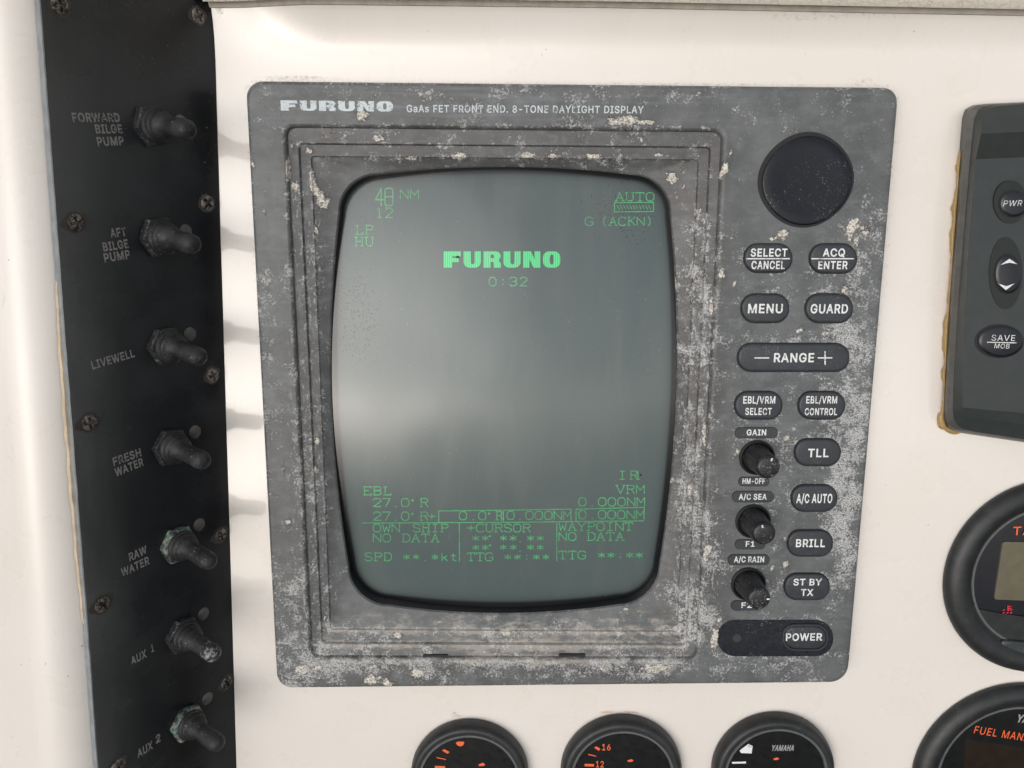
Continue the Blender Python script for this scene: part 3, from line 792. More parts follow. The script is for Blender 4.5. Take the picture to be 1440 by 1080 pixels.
def ring(cx, cy, r, sig):
    d = np.hypot(gx - cx, gy - cy)
    ang = np.arctan2(cy - gy, gx - cx)
    return np.exp(-((d - r) / sig) ** 2), ang
r2, a2 = ring(872, 1079, 80, 4)
r3, a3 = ring(1084, 1076.5, 80, 4)
rust = r2 * (.35 + .55 * np.clip(np.sin(a2 * 1.0), 0, 1) ** 2) + r3 * (.25 + .8 * np.exp(-((a3 - .85) / .35) ** 2))
rust = rust * 1.0
g1 = sum(ring(cx_, cy_, r_ + 1, 6)[0] for cx_, cy_, r_ in ((661, 1084, 78), (872, 1079, 80), (1084, 1076, 80), (1468, 810, 138), (1422, 1089, 137)))
grime = .38 * g1 + px_gauss(gx, gy, [(306, 12, 14, 14, .8), (420, 110, 60, 5, .55), (800, 10, 500, 7, .45), (1250, 20, 200, 8, .6), (1120, 28, 90, 4, .45), (1215, 112, 30, 6, .5),
                          (640, 1003, 10, 5, .7), (1022, 1010, 8, 5, .7), (1180, 50, 14, 3, .3), (310, 240, 6, 260, .35), (870, 1004, 40, 3, .5)])
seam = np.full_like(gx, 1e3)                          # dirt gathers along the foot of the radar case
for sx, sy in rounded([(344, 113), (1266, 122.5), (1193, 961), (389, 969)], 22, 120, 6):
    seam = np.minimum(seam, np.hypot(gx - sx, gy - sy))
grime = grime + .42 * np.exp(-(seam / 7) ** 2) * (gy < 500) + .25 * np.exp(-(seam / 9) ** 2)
mb.attr = {'rust': rust, 'grime': grime}
structure('dashboard', mb, [M_GEL], DASH)

# coaming lip above the instruments
mb = MB()
lo, hi = [], []
prof = [(-.0006, 0.0), (-.0004, .0022), (.0018, .0030), (.0016, .0042), (.0004, .008), (.003, .0105), (.008, .0115), (.05, .0125), (.10, .013)]   # (v offset, w)
sect = []
for px in np.linspace(285, 1760, 60):
    py = float(np.interp(px, (285, 480, 860, 1150, 1440, 1760), (3, 5, 9, 14, 19, 25)))
    b = DASH.hit(px, py, .0085)
    b[2] = dash_w(b[0], b[1]) - .0015
    sect.append([b + np.array((0, dv, w)) for dv, w in prof])
mb.loft([l[:3] for l in sect], 1, closed=False)
mb.loft([l[2:] for l in sect], 0, closed=False)
structure('dashboard_lip', mb, [M_VINYL, M_LIPSHADE], DASH, sharp=60)

# side wall carrying the switch panel: flat, then rolling over towards the viewer
_pl = [PANEL.hit(x, y, 0) for x, y in ((55, 0), (77, 300), (113, 765), (137, 1080))]
U_LEFT = min(p[0] for p in _pl)
U_RIGHT = max(PANEL.hit(x, y, 0)[0] for x, y in ((302, 0), (337, 1080)))
mb = MB()
TH = .0032
path = [(U_RIGHT + .03, -TH), (U_RIGHT, -TH), (U_LEFT + .004, -TH)]
R_ = .018
for k in range(1, 15):
    a = math.radians(6 * k)
    path.append((U_LEFT + .004 - R_ * math.sin(a), -TH - R_ * (1 - math.cos(a))))
lx, lw = path[-1]
path.append((lx - .01, lw - .08))
v0, v1 = -.30, .26
sect = [[np.array((u, v, w)) for u, w in path] for v in np.linspace(v0, v1, 12)]
mb.loft(sect, closed=False)
structure('side_wall', mb, [M_WALL], PANEL, sharp=60)
# ------------------------------------------------------------------ radar display
HF = 0.010                        # face of the case above the dashboard
OUT = [(344, 113), (1266, 122.5), (1193, 961), (389, 969)]
RADAR = Thing('radar_display', DASH, DASH.hit(790, 545, 0),
              'weathered dark grey marine radar with a green lit picture tube, keys down its right side', 'radar display')
NS, NA = 90, 10
def rl(corners, r, w, bulge=(0, 0, 0, 0)):
    return [np.array(p) for p in px_loop(DASH, rounded(corners, r, NS, NA, bulge), w)]
def blend(l0, l1, n, first=False):
    a, b = np.array(l0), np.array(l1)
    return [list(a + (b - a) * (k / n)) for k in range(0 if first else 1, n + 1)]
LIP = [(474, 243), (946, 244), (927, 852), (490, 853)]
LIPB = (11, 16.5, 12, 18)
A0 = [(397, 173.5), (1021, 180), (983, 931), (434, 929)]
lo0 = rl(OUT, (24, 22, 24, 20), HF)
lo1 = inset_loop(lo0, .0016)
lA = rl(A0, 13, HF)
lA = [p for p in lA]
lA2 = at_w(inset_loop(lA, .0010), HF - .0007)
lB0 = at_w(inset_loop(lA, .0016), HF - .0027)
lB1 = rl([(419, 201), (1000, 206), (966, 908), (452, 906)], 6, HF - .0034)
lB2 = at_w(inset_loop(lB1, .0006), HF - .0051)
lC1 = rl([(437, 219), (983, 224), (953, 889), (464, 886)], 4, HF - .0058)
lC2 = at_w(inset_loop(lC1, .0005), HF - .0068)
lD = rl(LIP, 56, .0004, LIPB)
lD2 = at_w(inset_loop(lD, .0006), -.0006)
lD3 = at_w(inset_loop(lD, .0004), -.012)
loops = [at_w(lo0, .0002), at_w(lo0, HF - .0018)]
loops += blend(at_w(lo0, HF - .0018), at_w(inset_loop(lo0, .0006), HF - .0005), 1)
loops += blend(loops[-1], at_w(lo1, HF), 1)
loops += blend(at_w(lo1, HF), lA, 60)
loops += blend(lA, lA2, 1) + blend(lA2, lB0, 2) + blend(lB0, lB1, 6) + blend(lB1, lB2, 2) + blend(lB2, lC1, 6) + blend(lC1, lC2, 1)
loops += blend(lC2, lD, 16) + blend(lD, lD2, 1)
inner = [loops[-1]] + blend(lD2, lD3, 3)
mb = MB()
mb.loft(loops, 0)
mb.loft(inner, 1)
P = np.array(mb.v)
bx, by = DASH.project(P)

def box(x, y, x0, x1, y0, y1, soft):
    s = lambda t: 1 / (1 + np.exp(-np.clip(t, -40, 40)))
    return s((x - x0) / soft) * s((x1 - x) / soft) * s((y - y0) / soft) * s((y1 - y) / soft)

salt = .38 + px_gauss(bx, by, [(700, 135, 300, 16, .28), (480, 125, 90, 14, .2), (1090, 150, 80, 40, .12), (1240, 160, 25, 30, .2), (360, 620, 40, 140, .36), (380, 450, 26, 90, .25),
                               (400, 890, 30, 90, .50), (1215, 300, 26, 70, .35), (1200, 470, 42, 120, .60), (1110, 480, 90, 14, .42), (1040, 440, 14, 60, .30), (1190, 620, 36, 120, .62),
                               (1110, 660, 30, 100, .35), (1180, 780, 30, 90, .45), (1130, 870, 50, 14, .40), (1090, 940, 80, 20, .40), (560, 945, 140, 18, .42), (800, 945, 160, 16, .34),
                               (440, 930, 50, 30, .55), (920, 935, 50, 18, .60), (1095, 215, 40, 200, -.08), (1130, 320, 200, 16, .1), (1000, 840, 16, 100, .2), (350, 250, 20, 90, .05)])
salt += .14 * box(bx, by, 400, 1000, 180, 232, 5) + .16 * box(bx, by, 405, 470, 220, 900, 8) + .30 * box(bx, by, 935, 1012, 300, 920, 9) + .18 * box(bx, by, 445, 965, 870, 934, 6)
salt -= .15 * box(bx, by, 1020, 1190, 190, 330, 12)
salt += .35 * np.exp(-((P[:, 2] - HF + .0008) / .0009) ** 2) * (np.abs(P[:, 2] - HF) > .0003) * (by < 1000) * (np.minimum(np.minimum(bx - 340, 1270 - bx), np.minimum(by - 108, 975 - by)) < 22)
# salt gathers in the creases of the frame and round the keys
def near(polys, sig):
    pts = np.array([p for q in polys for p in q])
    d = np.full(len(bx), 1e9)
    for k in range(0, len(pts), 200):
        c_ = pts[k:k + 200]
        d = np.minimum(d, ((bx[:, None] - c_[None, :, 0]) ** 2 + (by[:, None] - c_[None, :, 1]) ** 2).min(1))
    return np.exp(-d / sig ** 2)
STEPS = [rounded(A0, 15, 60, 4), rounded([(419, 201), (1000, 206), (966, 908), (452, 906)], 6, 60, 4), rounded([(437, 219), (983, 224), (953, 889), (464, 886)], 4, 60, 4)]
KEYS = [rounded([(a, c_), (b, c_), (b, d_), (a, d_)], (d_ - c_) * .45, 8, 5) for a, b, c_, d_ in
        ((1046, 1113, 343, 383), (1138, 1204, 343, 384), (1042, 1108, 413, 453), (1132, 1198, 413, 453), (1037, 1193, 483, 522), (1033, 1099, 550, 589), (1122, 1187, 550, 589), (1117, 1181, 617, 654),
         (1112, 1176, 681, 718), (1107, 1170, 745, 781), (1102, 1165, 806, 842), (1034, 1093, 601, 615), (1030, 1087, 691, 705), (1024, 1081, 780, 793), (1008, 1171, 871, 922))]
patchy = .5 + .5 * np.sin(bx / 31.0 + 1.3 * np.sin(by / 47.0)) * np.sin(by / 37.0 + 1.1 * np.sin(bx / 59.0))
lines = near(STEPS, 5.0)
salt += .42 * lines * (.45 + .55 * patchy) + .30 * near(KEYS, 5.0) * (.3 + .7 * patchy)
streak = .62 * box(bx, by, 940, 1012, 250, 900, 6) * (.55 + .45 * np.clip((by - 250) / 250, 0, 1)) + .55 * box(bx, by, 398, 462, 250, 880, 6) + .1
dust = box(bx, by, 445, 965, 876, 938, 4) * (.30 + .85 * lines * (.6 + .4 * patchy)) + .40 * box(bx, by, 500, 950, 856, 882, 5) + .35 * box(bx, by, 640, 860, 895, 925, 6)
brush = box(bx, by, 350, 1260, 118, 172, 6) * np.clip(1.1 - np.abs(bx - 650) / 500, .1, 1) + .25
brown = .85 * box(bx, by, 402, 1016, 178, 240, 6) + .6 * box(bx, by, 402, 475, 200, 900, 6) + box(bx, by, 925, 1015, 225, 900, 8) + .7 * box(bx, by, 440, 960, 915, 965, 8) + .6 * box(bx, by, 355, 410, 560, 960, 10) + .4 * box(bx, by, 460, 700, 120, 170, 10)
CRUST = [(447, 270, 6, 8), (457, 284, 8, 9), (438, 246, 4, 10), (1201, 320, 9, 8), (509, 163, 12, 8), (533, 195, 10, 6), (878, 169, 28, 7), (908, 172, 14, 4), (860, 172, 10, 4), (441, 262, 6, 16), (452, 280, 9, 12), (405, 240, 5, 22), (414, 262, 8, 8), (444, 322, 5, 8),
         (435, 211, 6, 6), (468, 186, 4, 4), (578, 222, 9, 4), (648, 220, 14, 6), (742, 219, 12, 5), (776, 220, 10, 4), (835, 220, 14, 5), (925, 218, 6, 4), (900, 196, 4, 4), (945, 251, 11, 9), (961, 262, 3, 4),
         (1020, 236, 7, 10), (1027, 215, 2, 4), (1014, 248, 4, 8), (981, 132, 4, 5), (1100, 330, 10, 9), (1088, 338, 10, 4), (1200, 312, 11, 8), (1194, 328, 6, 14), (1216, 324, 7, 9), (1203, 341, 5, 8),
         (1015, 384, 7, 7), (1028, 381, 6, 3), (1042, 388, 2, 3), (1032, 400, 3, 3), (1168, 338, 4, 3), (1006, 893, 6, 13), (1003, 905, 5, 10), (1012, 873, 5, 5), (996, 772, 6, 9), (992, 785, 4, 8), (1000, 762, 4, 4),
         (1104, 794, 7, 7), (1086, 800, 4, 5), (1104, 760, 4, 4), (587, 947, 13, 8), (523, 955, 14, 8), (545, 960, 10, 6), (525, 938, 8, 4), (921, 940, 26, 8), (850, 941, 7, 4), (876, 937, 6, 4), (424, 942, 13, 8), (446, 938, 8, 6),
         (1036, 634, 4, 6), (1032, 645, 6, 3), (1106, 617, 6, 5), (990, 898, 4, 6), (410, 205, 4, 5), (487, 183, 5, 3), (374, 300, 3, 4), (356, 232, 3, 5), (710, 888, 14, 7), (560, 893, 8, 5), (880, 855, 5, 5),
         (1185, 405, 9, 6), (1160, 470, 8, 5), (1125, 465, 6, 4), (460, 870, 6, 4), (985, 300, 3, 5), (1000, 430, 4, 14), (990, 610, 4, 18), (970, 690, 4, 14), (446, 620, 5, 6), (444, 660, 6, 6), (398, 660, 4, 4), (406, 735, 5, 5)]
crust = np.zeros_like(bx)
for cx, cy, rx, ry in CRUST:
    crust = np.maximum(crust, np.exp(-((bx - cx) / (rx * 1.05)) ** 2 - ((by - cy) / (ry * 1.05)) ** 2))
rng = np.random.RandomState(3)
lift = np.clip(crust - .42, 0, 1) * (.0006 + .0008 * rng.rand(len(bx)))
P[:, 2] += lift
mb.v = [tuple(p) for p in P]
mb.attr = {'salt': np.clip(salt, 0, 1), 'streak': np.clip(streak, 0, 1), 'dust': np.clip(dust, 0, 1), 'brush': np.clip(brush, 0, 1), 'brown': np.clip(brown, 0, 1), 'crust': crust}
BEZEL = mb.build('front_bezel', [M_SALT, M_RIMB], RADAR, sharp=40)

# thin dark band round the foot of the case
mb = MB()
ol = inset_loop(lo0, -.00045)
mb.loft([at_w(ol, -.0002), at_w(ol, .0016), at_w(inset_loop(lo0, .0006), .0018)], 0)
mb.build('case_foot_band', [M_GAP], RADAR, BEZEL)

# drain slots in the bottom ledge
mb = MB()
for x0, x1, y in ((595, 630, 922), (786, 823, 921)):
    l = px_loop(DASH, rounded([(x0, y - 1.6), (x1, y - 2.0), (x1, y + 1.2), (x0, y + 1.6)], 1.2, 2, 3), HF - .0025)
    mb = MB()
    mb.loft([at_w(l, HF - .0040), at_w(l, HF - .0018)], cap_end=True)
    mb.build('drain_slot', [M_GAP], RADAR, BEZEL)

# the picture tube
LC = DASH.hit(709, 548, 0)
RC = .72
def tube_w(u, v):
    return .0042 - ((u - LC[0]) ** 2 + (v - LC[1]) ** 2) / (2 * RC)
def scr(px, py, lift=0.0):
    w = 0.0
    for _ in range(6):
        p = DASH.hit(px, py, w)
        w = tube_w(p[0], p[1]) + lift
    return np.array((p[0], p[1], w))
def scr_l(px, py):
    return scr(px, py, .00018)
def scr_l2(px, py):
    return scr(px, py, .0003)
VIS = rounded([(482, 252), (938, 252), (919, 836), (500, 837)], 50, 40, 12, (10, 16, 11, 17))
base_l = np.array([scr(x, y) for x, y in VIS])
cen = base_l.mean(0)
mb = MB()
lp = []
ed = []
for k, e in ((1.10, 1), (1.03, 1), (1.006, 1), (1.0, .95), (.993, .6), (.984, .28), (.965, .10), (.93, 0), (.88, 0), (.8, 0), (.7, 0), (.6, 0), (.5, 0), (.4, 0), (.3, 0), (.2, 0), (.1, 0), (.03, 0)):
    l = []
    for p in base_l:
        q = cen + (p - cen) * k
        l.append(np.array((q[0], q[1], tube_w(q[0], q[1]))))
    lp.append(l)
    ed += [e] * len(l)
mb.loft(lp, 0, cap_end=True)
sx_, sy_ = DASH.project(np.array(mb.v))
dirt = px_gauss(sx_, sy_, [(490, 420, 40, 70, .9), (505, 470, 40, 60, .7), (860, 290, 60, 40, .8), (900, 340, 40, 60, .5), (640, 690, 40, 60, .25), (500, 300, 40, 50, .4)])
mb.attr = {'edge': np.array(ed), 'dirt': np.clip(dirt, 0, 1)}
SCREEN = mb.build('tube_screen', [M_PHOS], RADAR, sharp=0)

# what the tube shows
mb = MB()
v, f = logo2d()
put2d(mb, v, f, DASH, (624, 376.5), (788, 376.5), 23, 0, 1, 0, scr_l2)
def flush(name='screen_readout'):
    global mb
    mb.build(name, [M_GREEN, M_GREENL], RADAR, SCREEN, sharp=0)
    mb = MB()
flush('screen_logo')
T = lambda s, x, y, pitch=14.6, cw=10.5, ch=12, wd=1.3: crt_text(mb, s, x, y, pitch, cw, ch, scr_l, wd)
R = lambda pts, wd=1.3: ribbon(mb, pts, wd, scr_l)
T('48', 528, 289, 13.5, 11, 24, 2.0)
T('NM', 563, 279.5, 14.5, 11, 12.5)
T('12', 529, 306, 13.5, 9.5, 13.5)
T('LP', 500, 329.5, 14, 10.5, 12.5)
T('HU', 500, 346, 14.5, 10.5, 12.5)
flush()
T('AUTO', 866, 282.5, 14.2, 11, 11.5)
T('G', 823, 317, 14, 11, 11.5)
T('(ACKN)', 844, 317, 13.0, 10, 11.5)
R([(864, 285), (919, 284.5), (919, 297.5), (864, 298), (864, 285)])
for k in range(11):
    R([(868 + k * 4.4, 289), (871 + k * 4.4, 294)], 1.0)
flush()
T('0:32', 688, 402, 14.5, 9.5, 12)
flush()
T('IR', 870, 674, 16, 10.5, 11.5)
T('1', 892, 674, 16, 10, 11.5)
T('EBL', 511, 696, 14, 11, 11.5)
T('VRM', 867, 694, 14, 11, 11.5)
T('27.0oR', 525, 712.5, 13.2, 10.5, 11.5)
T('27.0oR', 525, 731.5, 13.2, 10.5, 11.5)
T('+', 602, 731.5, 13, 10.5, 11)
T('0', 814, 711.5, 14, 10, 11.5)
T('.000NM', 828, 711.5, 13.6, 10.5, 11.5)
T('0', 646, 731, 14, 10, 11.5)
T('.0oR', 661, 731, 12.2, 10, 11.5)
T('0', 713, 730.5, 14, 10, 11.5)
T('.000NM', 726, 730.5, 13.3, 10.5, 11.5)
T('0', 814, 729.5, 14, 10, 11.5)
T('.000NM', 828, 729.5, 13.4, 10.5, 11.5)
T('OWN', 525, 748, 13.2, 10.5, 11)
T('SHIP', 581, 748, 13, 10, 11)
T('NO DATA', 525, 762, 13.6, 10.5, 11)
T('SPD', 513, 788.5, 13.5, 10.5, 11)
T('**.*kt', 567, 788.5, 13.3, 9.5, 10.5)
T('+CURSOR', 657, 748, 13.0, 10.5, 11)
T('**', 664, 762, 13.5, 10, 10.5); T('o', 687, 762, 13, 9, 10.5); T('**', 703, 762, 13.6, 10, 10.5); T('.', 727, 762, 13, 9, 10.5); T('**', 741, 762, 13.8, 10, 10.5)
T('**', 664, 775, 13.5, 10, 10.5); T('o', 687, 775, 13, 9, 10.5); T('**', 703, 775, 13.6, 10, 10.5); T('.', 727, 775, 13, 9, 10.5); T('**', 741, 775, 13.8, 10, 10.5)
T('TTG', 657, 788.5, 12.8, 10.5, 11)
T('**:**', 709, 788.5, 13.4, 10, 10.5)
T('WAYPOINT', 786, 746, 13.3, 10.5, 11)
T('NO DATA', 786, 760, 13.4, 10.5, 11)
T('TTG', 786, 786, 13.5, 10.5, 11)
T('**:**', 841, 786, 13.2, 10, 10.5)
R([(510, 735.5), (617, 735), (720, 734.5), (804, 733.5), (850, 733), (905, 732.5)])
R([(617, 735), (617, 718.5), (705, 717.5), (705, 734.5)])
R([(708, 734.5), (708, 717.5), (803, 716), (803, 733.5)])
R([(810, 733), (810, 716), (906, 713.5), (906, 731)])
R([(646, 735.5), (646, 790)]); R([(783, 734), (783, 789)], 1.2)
flush()

# dark flakes stuck on the glass
mb = MB()
for (x, y, r) in ((643.5, 361.5, 3.2), (487, 770, 2.4), (489, 776, 2.0), (901, 668, 2.2)):
    c = scr(x, y, .0003)
    pts = [c + np.array((math.cos(a), math.sin(a) * .7, 0)) * r * .00035 * random.uniform(.6, 1.2) for a in np.linspace(0, 2 * math.pi, 9)[:-1]]
    mb = MB()
    mb.loft([pts, [p * .4 + c * .6 + np.array((0, 0, .0006)) for p in pts]], cap_end=True)
    mb.build('dirt_fleck', [M_STAIN], RADAR, SCREEN)

# printed heading on the case
mb = MB()
v, f = logo2d()
put2d(mb, v, f, DASH, (395, 155.5), (553, 157), 14.5, HF + .00015)
mb.build('brand_lettering', [M_LOGO], RADAR, BEZEL, sharp=0)
mb = MB()
text_px(mb, 'GaAs FET FRONT END. 8-TONE DAYLIGHT DISPLAY', DASH, (572, 157.5), (905, 159.2), 9.8, HF + .00015, bold=.03, space=.5)
mb.build('tagline_lettering', [M_LOGO], RADAR, BEZEL, sharp=0)

def pill(x0, x1, y0, y1, w, r=None, grow=0.0):
    r = r if r is not None else (y1 - y0) * .48
    pts = rounded([(x0 - grow, y0 - grow), (x1 + grow, y0 - grow), (x1 + grow, y1 + grow), (x0 - grow, y1 + grow)], r + grow, 3, 9)
    return px_loop(DASH, pts, w)
HB = HF + .0016
def key(x0, x1, y0, y1, lines, bars=()):
    m = MB()
    g = pill(x0, x1, y0, y1, HF, grow=1.3)
    m.loft([at_w(g, HF - .002), at_w(g, HF + .00012)], 0, cap_end=True, smooth=False)
    b = pill(x0, x1, y0, y1, HF)
    b2 = inset_loop(b, .0003)
    m.loft([at_w(b, HF - .001), at_w(b, HF + .0007), at_w(inset_loop(b, .0002), HF + .0012), at_w(inset_loop(b, .0006), HF + .0015), at_w(inset_loop(b, .0012), HB)], 1, cap_end=True)
    for s, a, c, y, cap in lines:
        text_px(m, s, DASH, (a, y), (c, y), cap, HB + .00015, 2, bold=.042)
    for (xa, ya, xb, yb) in bars:
        m.add([DASH.hit(xa, yb, HB + .00015), DASH.hit(xb, yb, HB + .00015), DASH.hit(xb, ya, HB + .00015), DASH.hit(xa, ya, HB + .00015)], [(0, 1, 2, 3)], 2, False)
    return m.build('key_button', [M_GAP, M_BTN, M_WHITE], RADAR)
key(1046, 1113, 343, 383, [('SELECT', 1055.5, 1107, 360.5, 10.6), ('CANCEL', 1056.5, 1103.5, 378, 10.6)], [(1049.6, 363, 1110.8, 364.6)])
key(1138, 1204, 343, 384, [('ACQ', 1156.7, 1188, 360.5, 10.6), ('ENTER', 1150.4, 1191.7, 378, 10.4)], [(1141, 363, 1201, 364.6)])
key(1042, 1108.5, 413.5, 453.5, [('MENU', 1051.7, 1100.4, 440, 12.2)])
key(1132, 1198, 413.5, 453.5, [('GUARD', 1139.6, 1192, 440.3, 12.2)])
key(1037, 1193, 483, 522, [('RANGE', 1088, 1144.4, 509, 12)], [(1061, 502.5, 1081.7, 504.2), (1150, 502.3, 1159.3, 504.2), (1161.3, 502.3, 1170.4, 504.2), (1159.3, 494, 1161.3, 513)])
key(1033, 1099, 550.5, 589, [('EBL/VRM', 1045, 1090, 567.2, 9.6), ('SELECT', 1047.7, 1085, 583.2, 9.2)])
key(1122, 1187, 550.5, 589, [('EBL/VRM', 1133.5, 1177, 567, 9.6), ('CONTROL', 1131.5, 1177, 583.5, 9.2)])
key(1117, 1181, 617, 654.5, [('TLL', 1135.8, 1165, 642.5, 11)])
key(1112.5, 1176, 681.5, 718.5, [('A/C AUTO', 1119.6, 1170, 707, 12)])
key(1107, 1170, 745, 781.5, [('BRILL', 1119, 1160, 769, 10.4)])
key(1102.5, 1165.5, 806, 842.5, [('ST BY', 1115.4, 1155.6, 823, 8.8), ('TX', 1126, 1143.5, 837.5, 8.8)])

# legend plates round the knobs
def legend(x0, x1, y0, y1, s, a, c, y, cap):
    m = MB()
    g = pill(x0, x1, y0, y1, HF, grow=.9)
    m.loft([at_w(g, HF - .001), at_w(g, HF + .00015)], 2, cap_end=True, smooth=False)
    b = pill(x0, x1, y0, y1, HF)
    m.loft([at_w(b, HF), at_w(b, HF + .0003)], 0, cap_end=True, smooth=False)
    text_px(m, s, DASH, (a, y), (c, y), cap, HF + .00045, 1, bold=.04)
    m.build('legend_plate', [M_PLATE, M_WHITE, M_GAP], RADAR)
legend(1034, 1093, 601.5, 615.5, 'GAIN', 1049.8, 1077.3, 612, 7.7)
legend(1039, 1081, 671, 683, 'HM-OFF', 1044, 1075.4, 680.2, 7.3)
legend(1030, 1087.5, 691, 705.5, 'A/C SEA', 1038.7, 1078, 702.5, 7.7)
legend(1034, 1075.5, 759, 771.5, 'F1', 1048.5, 1061, 768.5, 7.2)
legend(1024, 1081.5, 780, 793.5, 'A/C RAIN', 1032, 1074.4, 790.6, 7.7)
legend(1028.5, 1069.5, 845, 857.5, 'F2', 1042.5, 1057, 854.6, 7.2)

# control knobs
def knob(px, py, dot_ang, r_top=.0056):
    c = DASH.hit(px, py, HF)
    t = MB()
    t.lathe([(.0088, -.001), (.0088, .0010), (.0080, .0016), (.0074, .0012), (.0071, .0004), (.0068, .0003)], c, X, Y, Z, 48, 1, cap=False)
    sh = lambda a, r, z: 1.0 - (.035 * (1 + math.cos(18 * a)) / 2 if .0012 < z < .0158 else 0)
    t.lathe([(.0071, .0003), (.0070, .0012), (.0064, .0050), (.0060, .0100), (r_top + .0002, .0158), (r_top, .0172), (r_top - .0006, .0180), (r_top - .0014, .0183), (.0005, .0182)], c, X, Y, Z, 144, 0, shape=sh)
    o = t.build('control_knob', [M_KNOB, M_GAP], RADAR, sharp=50)
    d = MB()
    e = np.array((math.cos(dot_ang), math.sin(dot_ang), 0))
    q = np.array((-e[1], e[0], 0))
    b = c + Z * .0186 + e * (r_top - .0022)
    d.add([b - q * .0004, b + q * .0004, b + q * .0004 + e * .0014, b - q * .0004 + e * .0014], [(0, 3, 2, 1)], 0, False)
    d.build('pointer_mark', [M_WHITE], RADAR, o)
knob(1064, 643, math.radians(75))
knob(1058.5, 732.5, math.radians(108))
knob(1052, 820.5, math.radians(5))

# trackball pad
c = DASH.hit(1133, 253.5, HF)
t = MB()
sq = lambda a, r, z: 1 + .012 * math.cos(4 * a)
t.lathe([(.0222, -.001), (.0222, .00016), (.0190, .00018)], c, X, Y * .965, Z, 72, 1, cap=False, shape=sq)
t.lathe([(.0208, -.0008), (.0207, .0004), (.0204, .0007), (.0197, .0009), (.0160, .0008), (.0130, .0006), (.0110, .0005), (.0060, .0004), (.0005, .00035)], c + np.array((.0005, -.0004, 0)), X, Y * .965, Z, 72, 0, shape=sq)
t.build('trackball_pad', [M_BALL, M_GAP], RADAR, sharp=50)

# power key on its dark plate
m = MB()
g = pill(1008.5, 1171.5, 871.5, 922.5, HF, r=25)
m.loft([at_w(g, HF - .001), at_w(g, HF + .0003)], 0, cap_end=True, smooth=False)
PP = m.build('power_plate', [M_PLATEB], RADAR)
m = MB()
c = DASH.hit(1036, 896.7, HF)
m.lathe([(.0023, .0002), (.0023, .00045), (.0004, .00046)], c, X, Y, Z, 24)
m.build('indicator_lamp', [M_LED], RADAR, PP)
m = MB()
g = pill(1099, 1164, 876.5, 914, HF, r=18)
m.loft([at_w(g, HF), at_w(g, HF + .0010), at_w(inset_loop(g, .0003), HF + .0013), at_w(inset_loop(g, .0010), HF + .0013), at_w(inset_loop(g, .0012), HF + .0004)], 0)
b = inset_loop(g, .0013)
m.loft([at_w(b, HF), at_w(b, HF + .0010), at_w(inset_loop(b, .0005), HF + .0015), at_w(inset_loop(b, .001), HB)], 1, cap_end=True)
text_px(m, 'POWER', DASH, (1105, 901), (1156, 900.5), 9.8, HB + .00015, 2, bold=.042)
m.build('power_button', [M_PLATE, M_BTN, M_WHITE], RADAR, PP)
# ------------------------------------------------------------------ switch panel on the side wall
SWP = Thing('switch_panel', PANEL, PANEL.hit(205, 540, 0), 'glossy black pump switch panel with seven booted toggles left of the radar', 'switch panel')
left = [(48, -60), (55, 0), (66, 150), (77, 300), (89, 460), (101, 615), (113, 765), (125, 920), (137, 1080), (146, 1200)]
right = [(298.5, -60), (301.5, 0), (306, 150), (310.5, 300), (315.5, 460), (320, 615), (325.5, 765), (331, 920), (336, 1080), (341, 1200)]
def jag(pts, amp):
    out = []
    for a, b in zip(pts[:-1], pts[1:]):
        for k in range(12):
            t = k / 12
            out.append((a[0] + (b[0] - a[0]) * t + random.uniform(-amp, amp), a[1] + (b[1] - a[1]) * t))
    return out + [pts[-1]]
TOPY = -9
JL, JR = jag(left, .35), jag(right, .12)
ys = [TOPY + k for k in (0, 1, 2.5, 4.5, 7, 10, 14)] + [p[1] for p in JL if p[1] > TOPY + 16]
def xl(y):
    k = max(0.0, 1 - (y - TOPY) / 6)
    return np.interp(y, [p[1] for p in JL], [p[0] for p in JL]) + 6 * (1 - math.sqrt(max(0, 1 - k * k)))
def xr(y):
    k = max(0.0, 1 - (y - TOPY) / 13)
    return np.interp(y, [p[1] for p in JR], [p[0] for p in JR]) - 11 * (1 - math.sqrt(max(0, 1 - k * k)))
BOWL = .012
def bow(p):                                           # the plate has sprung away from the wall along its left edge
    y = PANEL.project(np.array((p[0], p[1], 0)))[1]
    d = p[0] - PANEL.hit(np.interp(y, [q[1] for q in left], [q[0] for q in left]), y, 0)[0]
    return .0005 * max(0.0, 1 - max(d, 0) / BOWL) ** 2
rows = []
for y in ys:
    a, b = PANEL.hit(xl(y), y, 0), PANEL.hit(xr(y), y, 0)
    r = []
    for t in (0, .004, .03, .06, .09, .12, .15, .18, .22, .3, .6, .992, 1):
        p = a + (b - a) * t
        r.append(np.array((p[0], p[1], bow(p) - (.0004 if t in (0, 1) else 0))))
    rows.append(r)
mb = MB()
mb.loft(rows[::-1], 0, closed=False)
rim = [r[0] for r in rows][::-1] + rows[0][1:-1] + [r[-1] for r in rows]
mb.loft([[np.array((p[0], p[1], -.0030)) for p in rim], rim], 1, closed=False, smooth=False)
salt_haze = []                                             # chalky salt plus veiling haze painted into the colour, left edge
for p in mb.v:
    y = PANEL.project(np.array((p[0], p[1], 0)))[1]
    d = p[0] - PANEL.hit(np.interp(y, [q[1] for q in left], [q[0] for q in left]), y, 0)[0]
    salt_haze.append(max(0.0, 1 - max(d, 0) / .040) ** 2 * (.40 + .60 * min(max(y / 500, 0), 1)))
mb.attr = {'salt_haze': np.array(salt_haze)}
PLATE = mb.build('panel_plate', [M_PANEL, M_PEDGE], SWP, sharp=20)

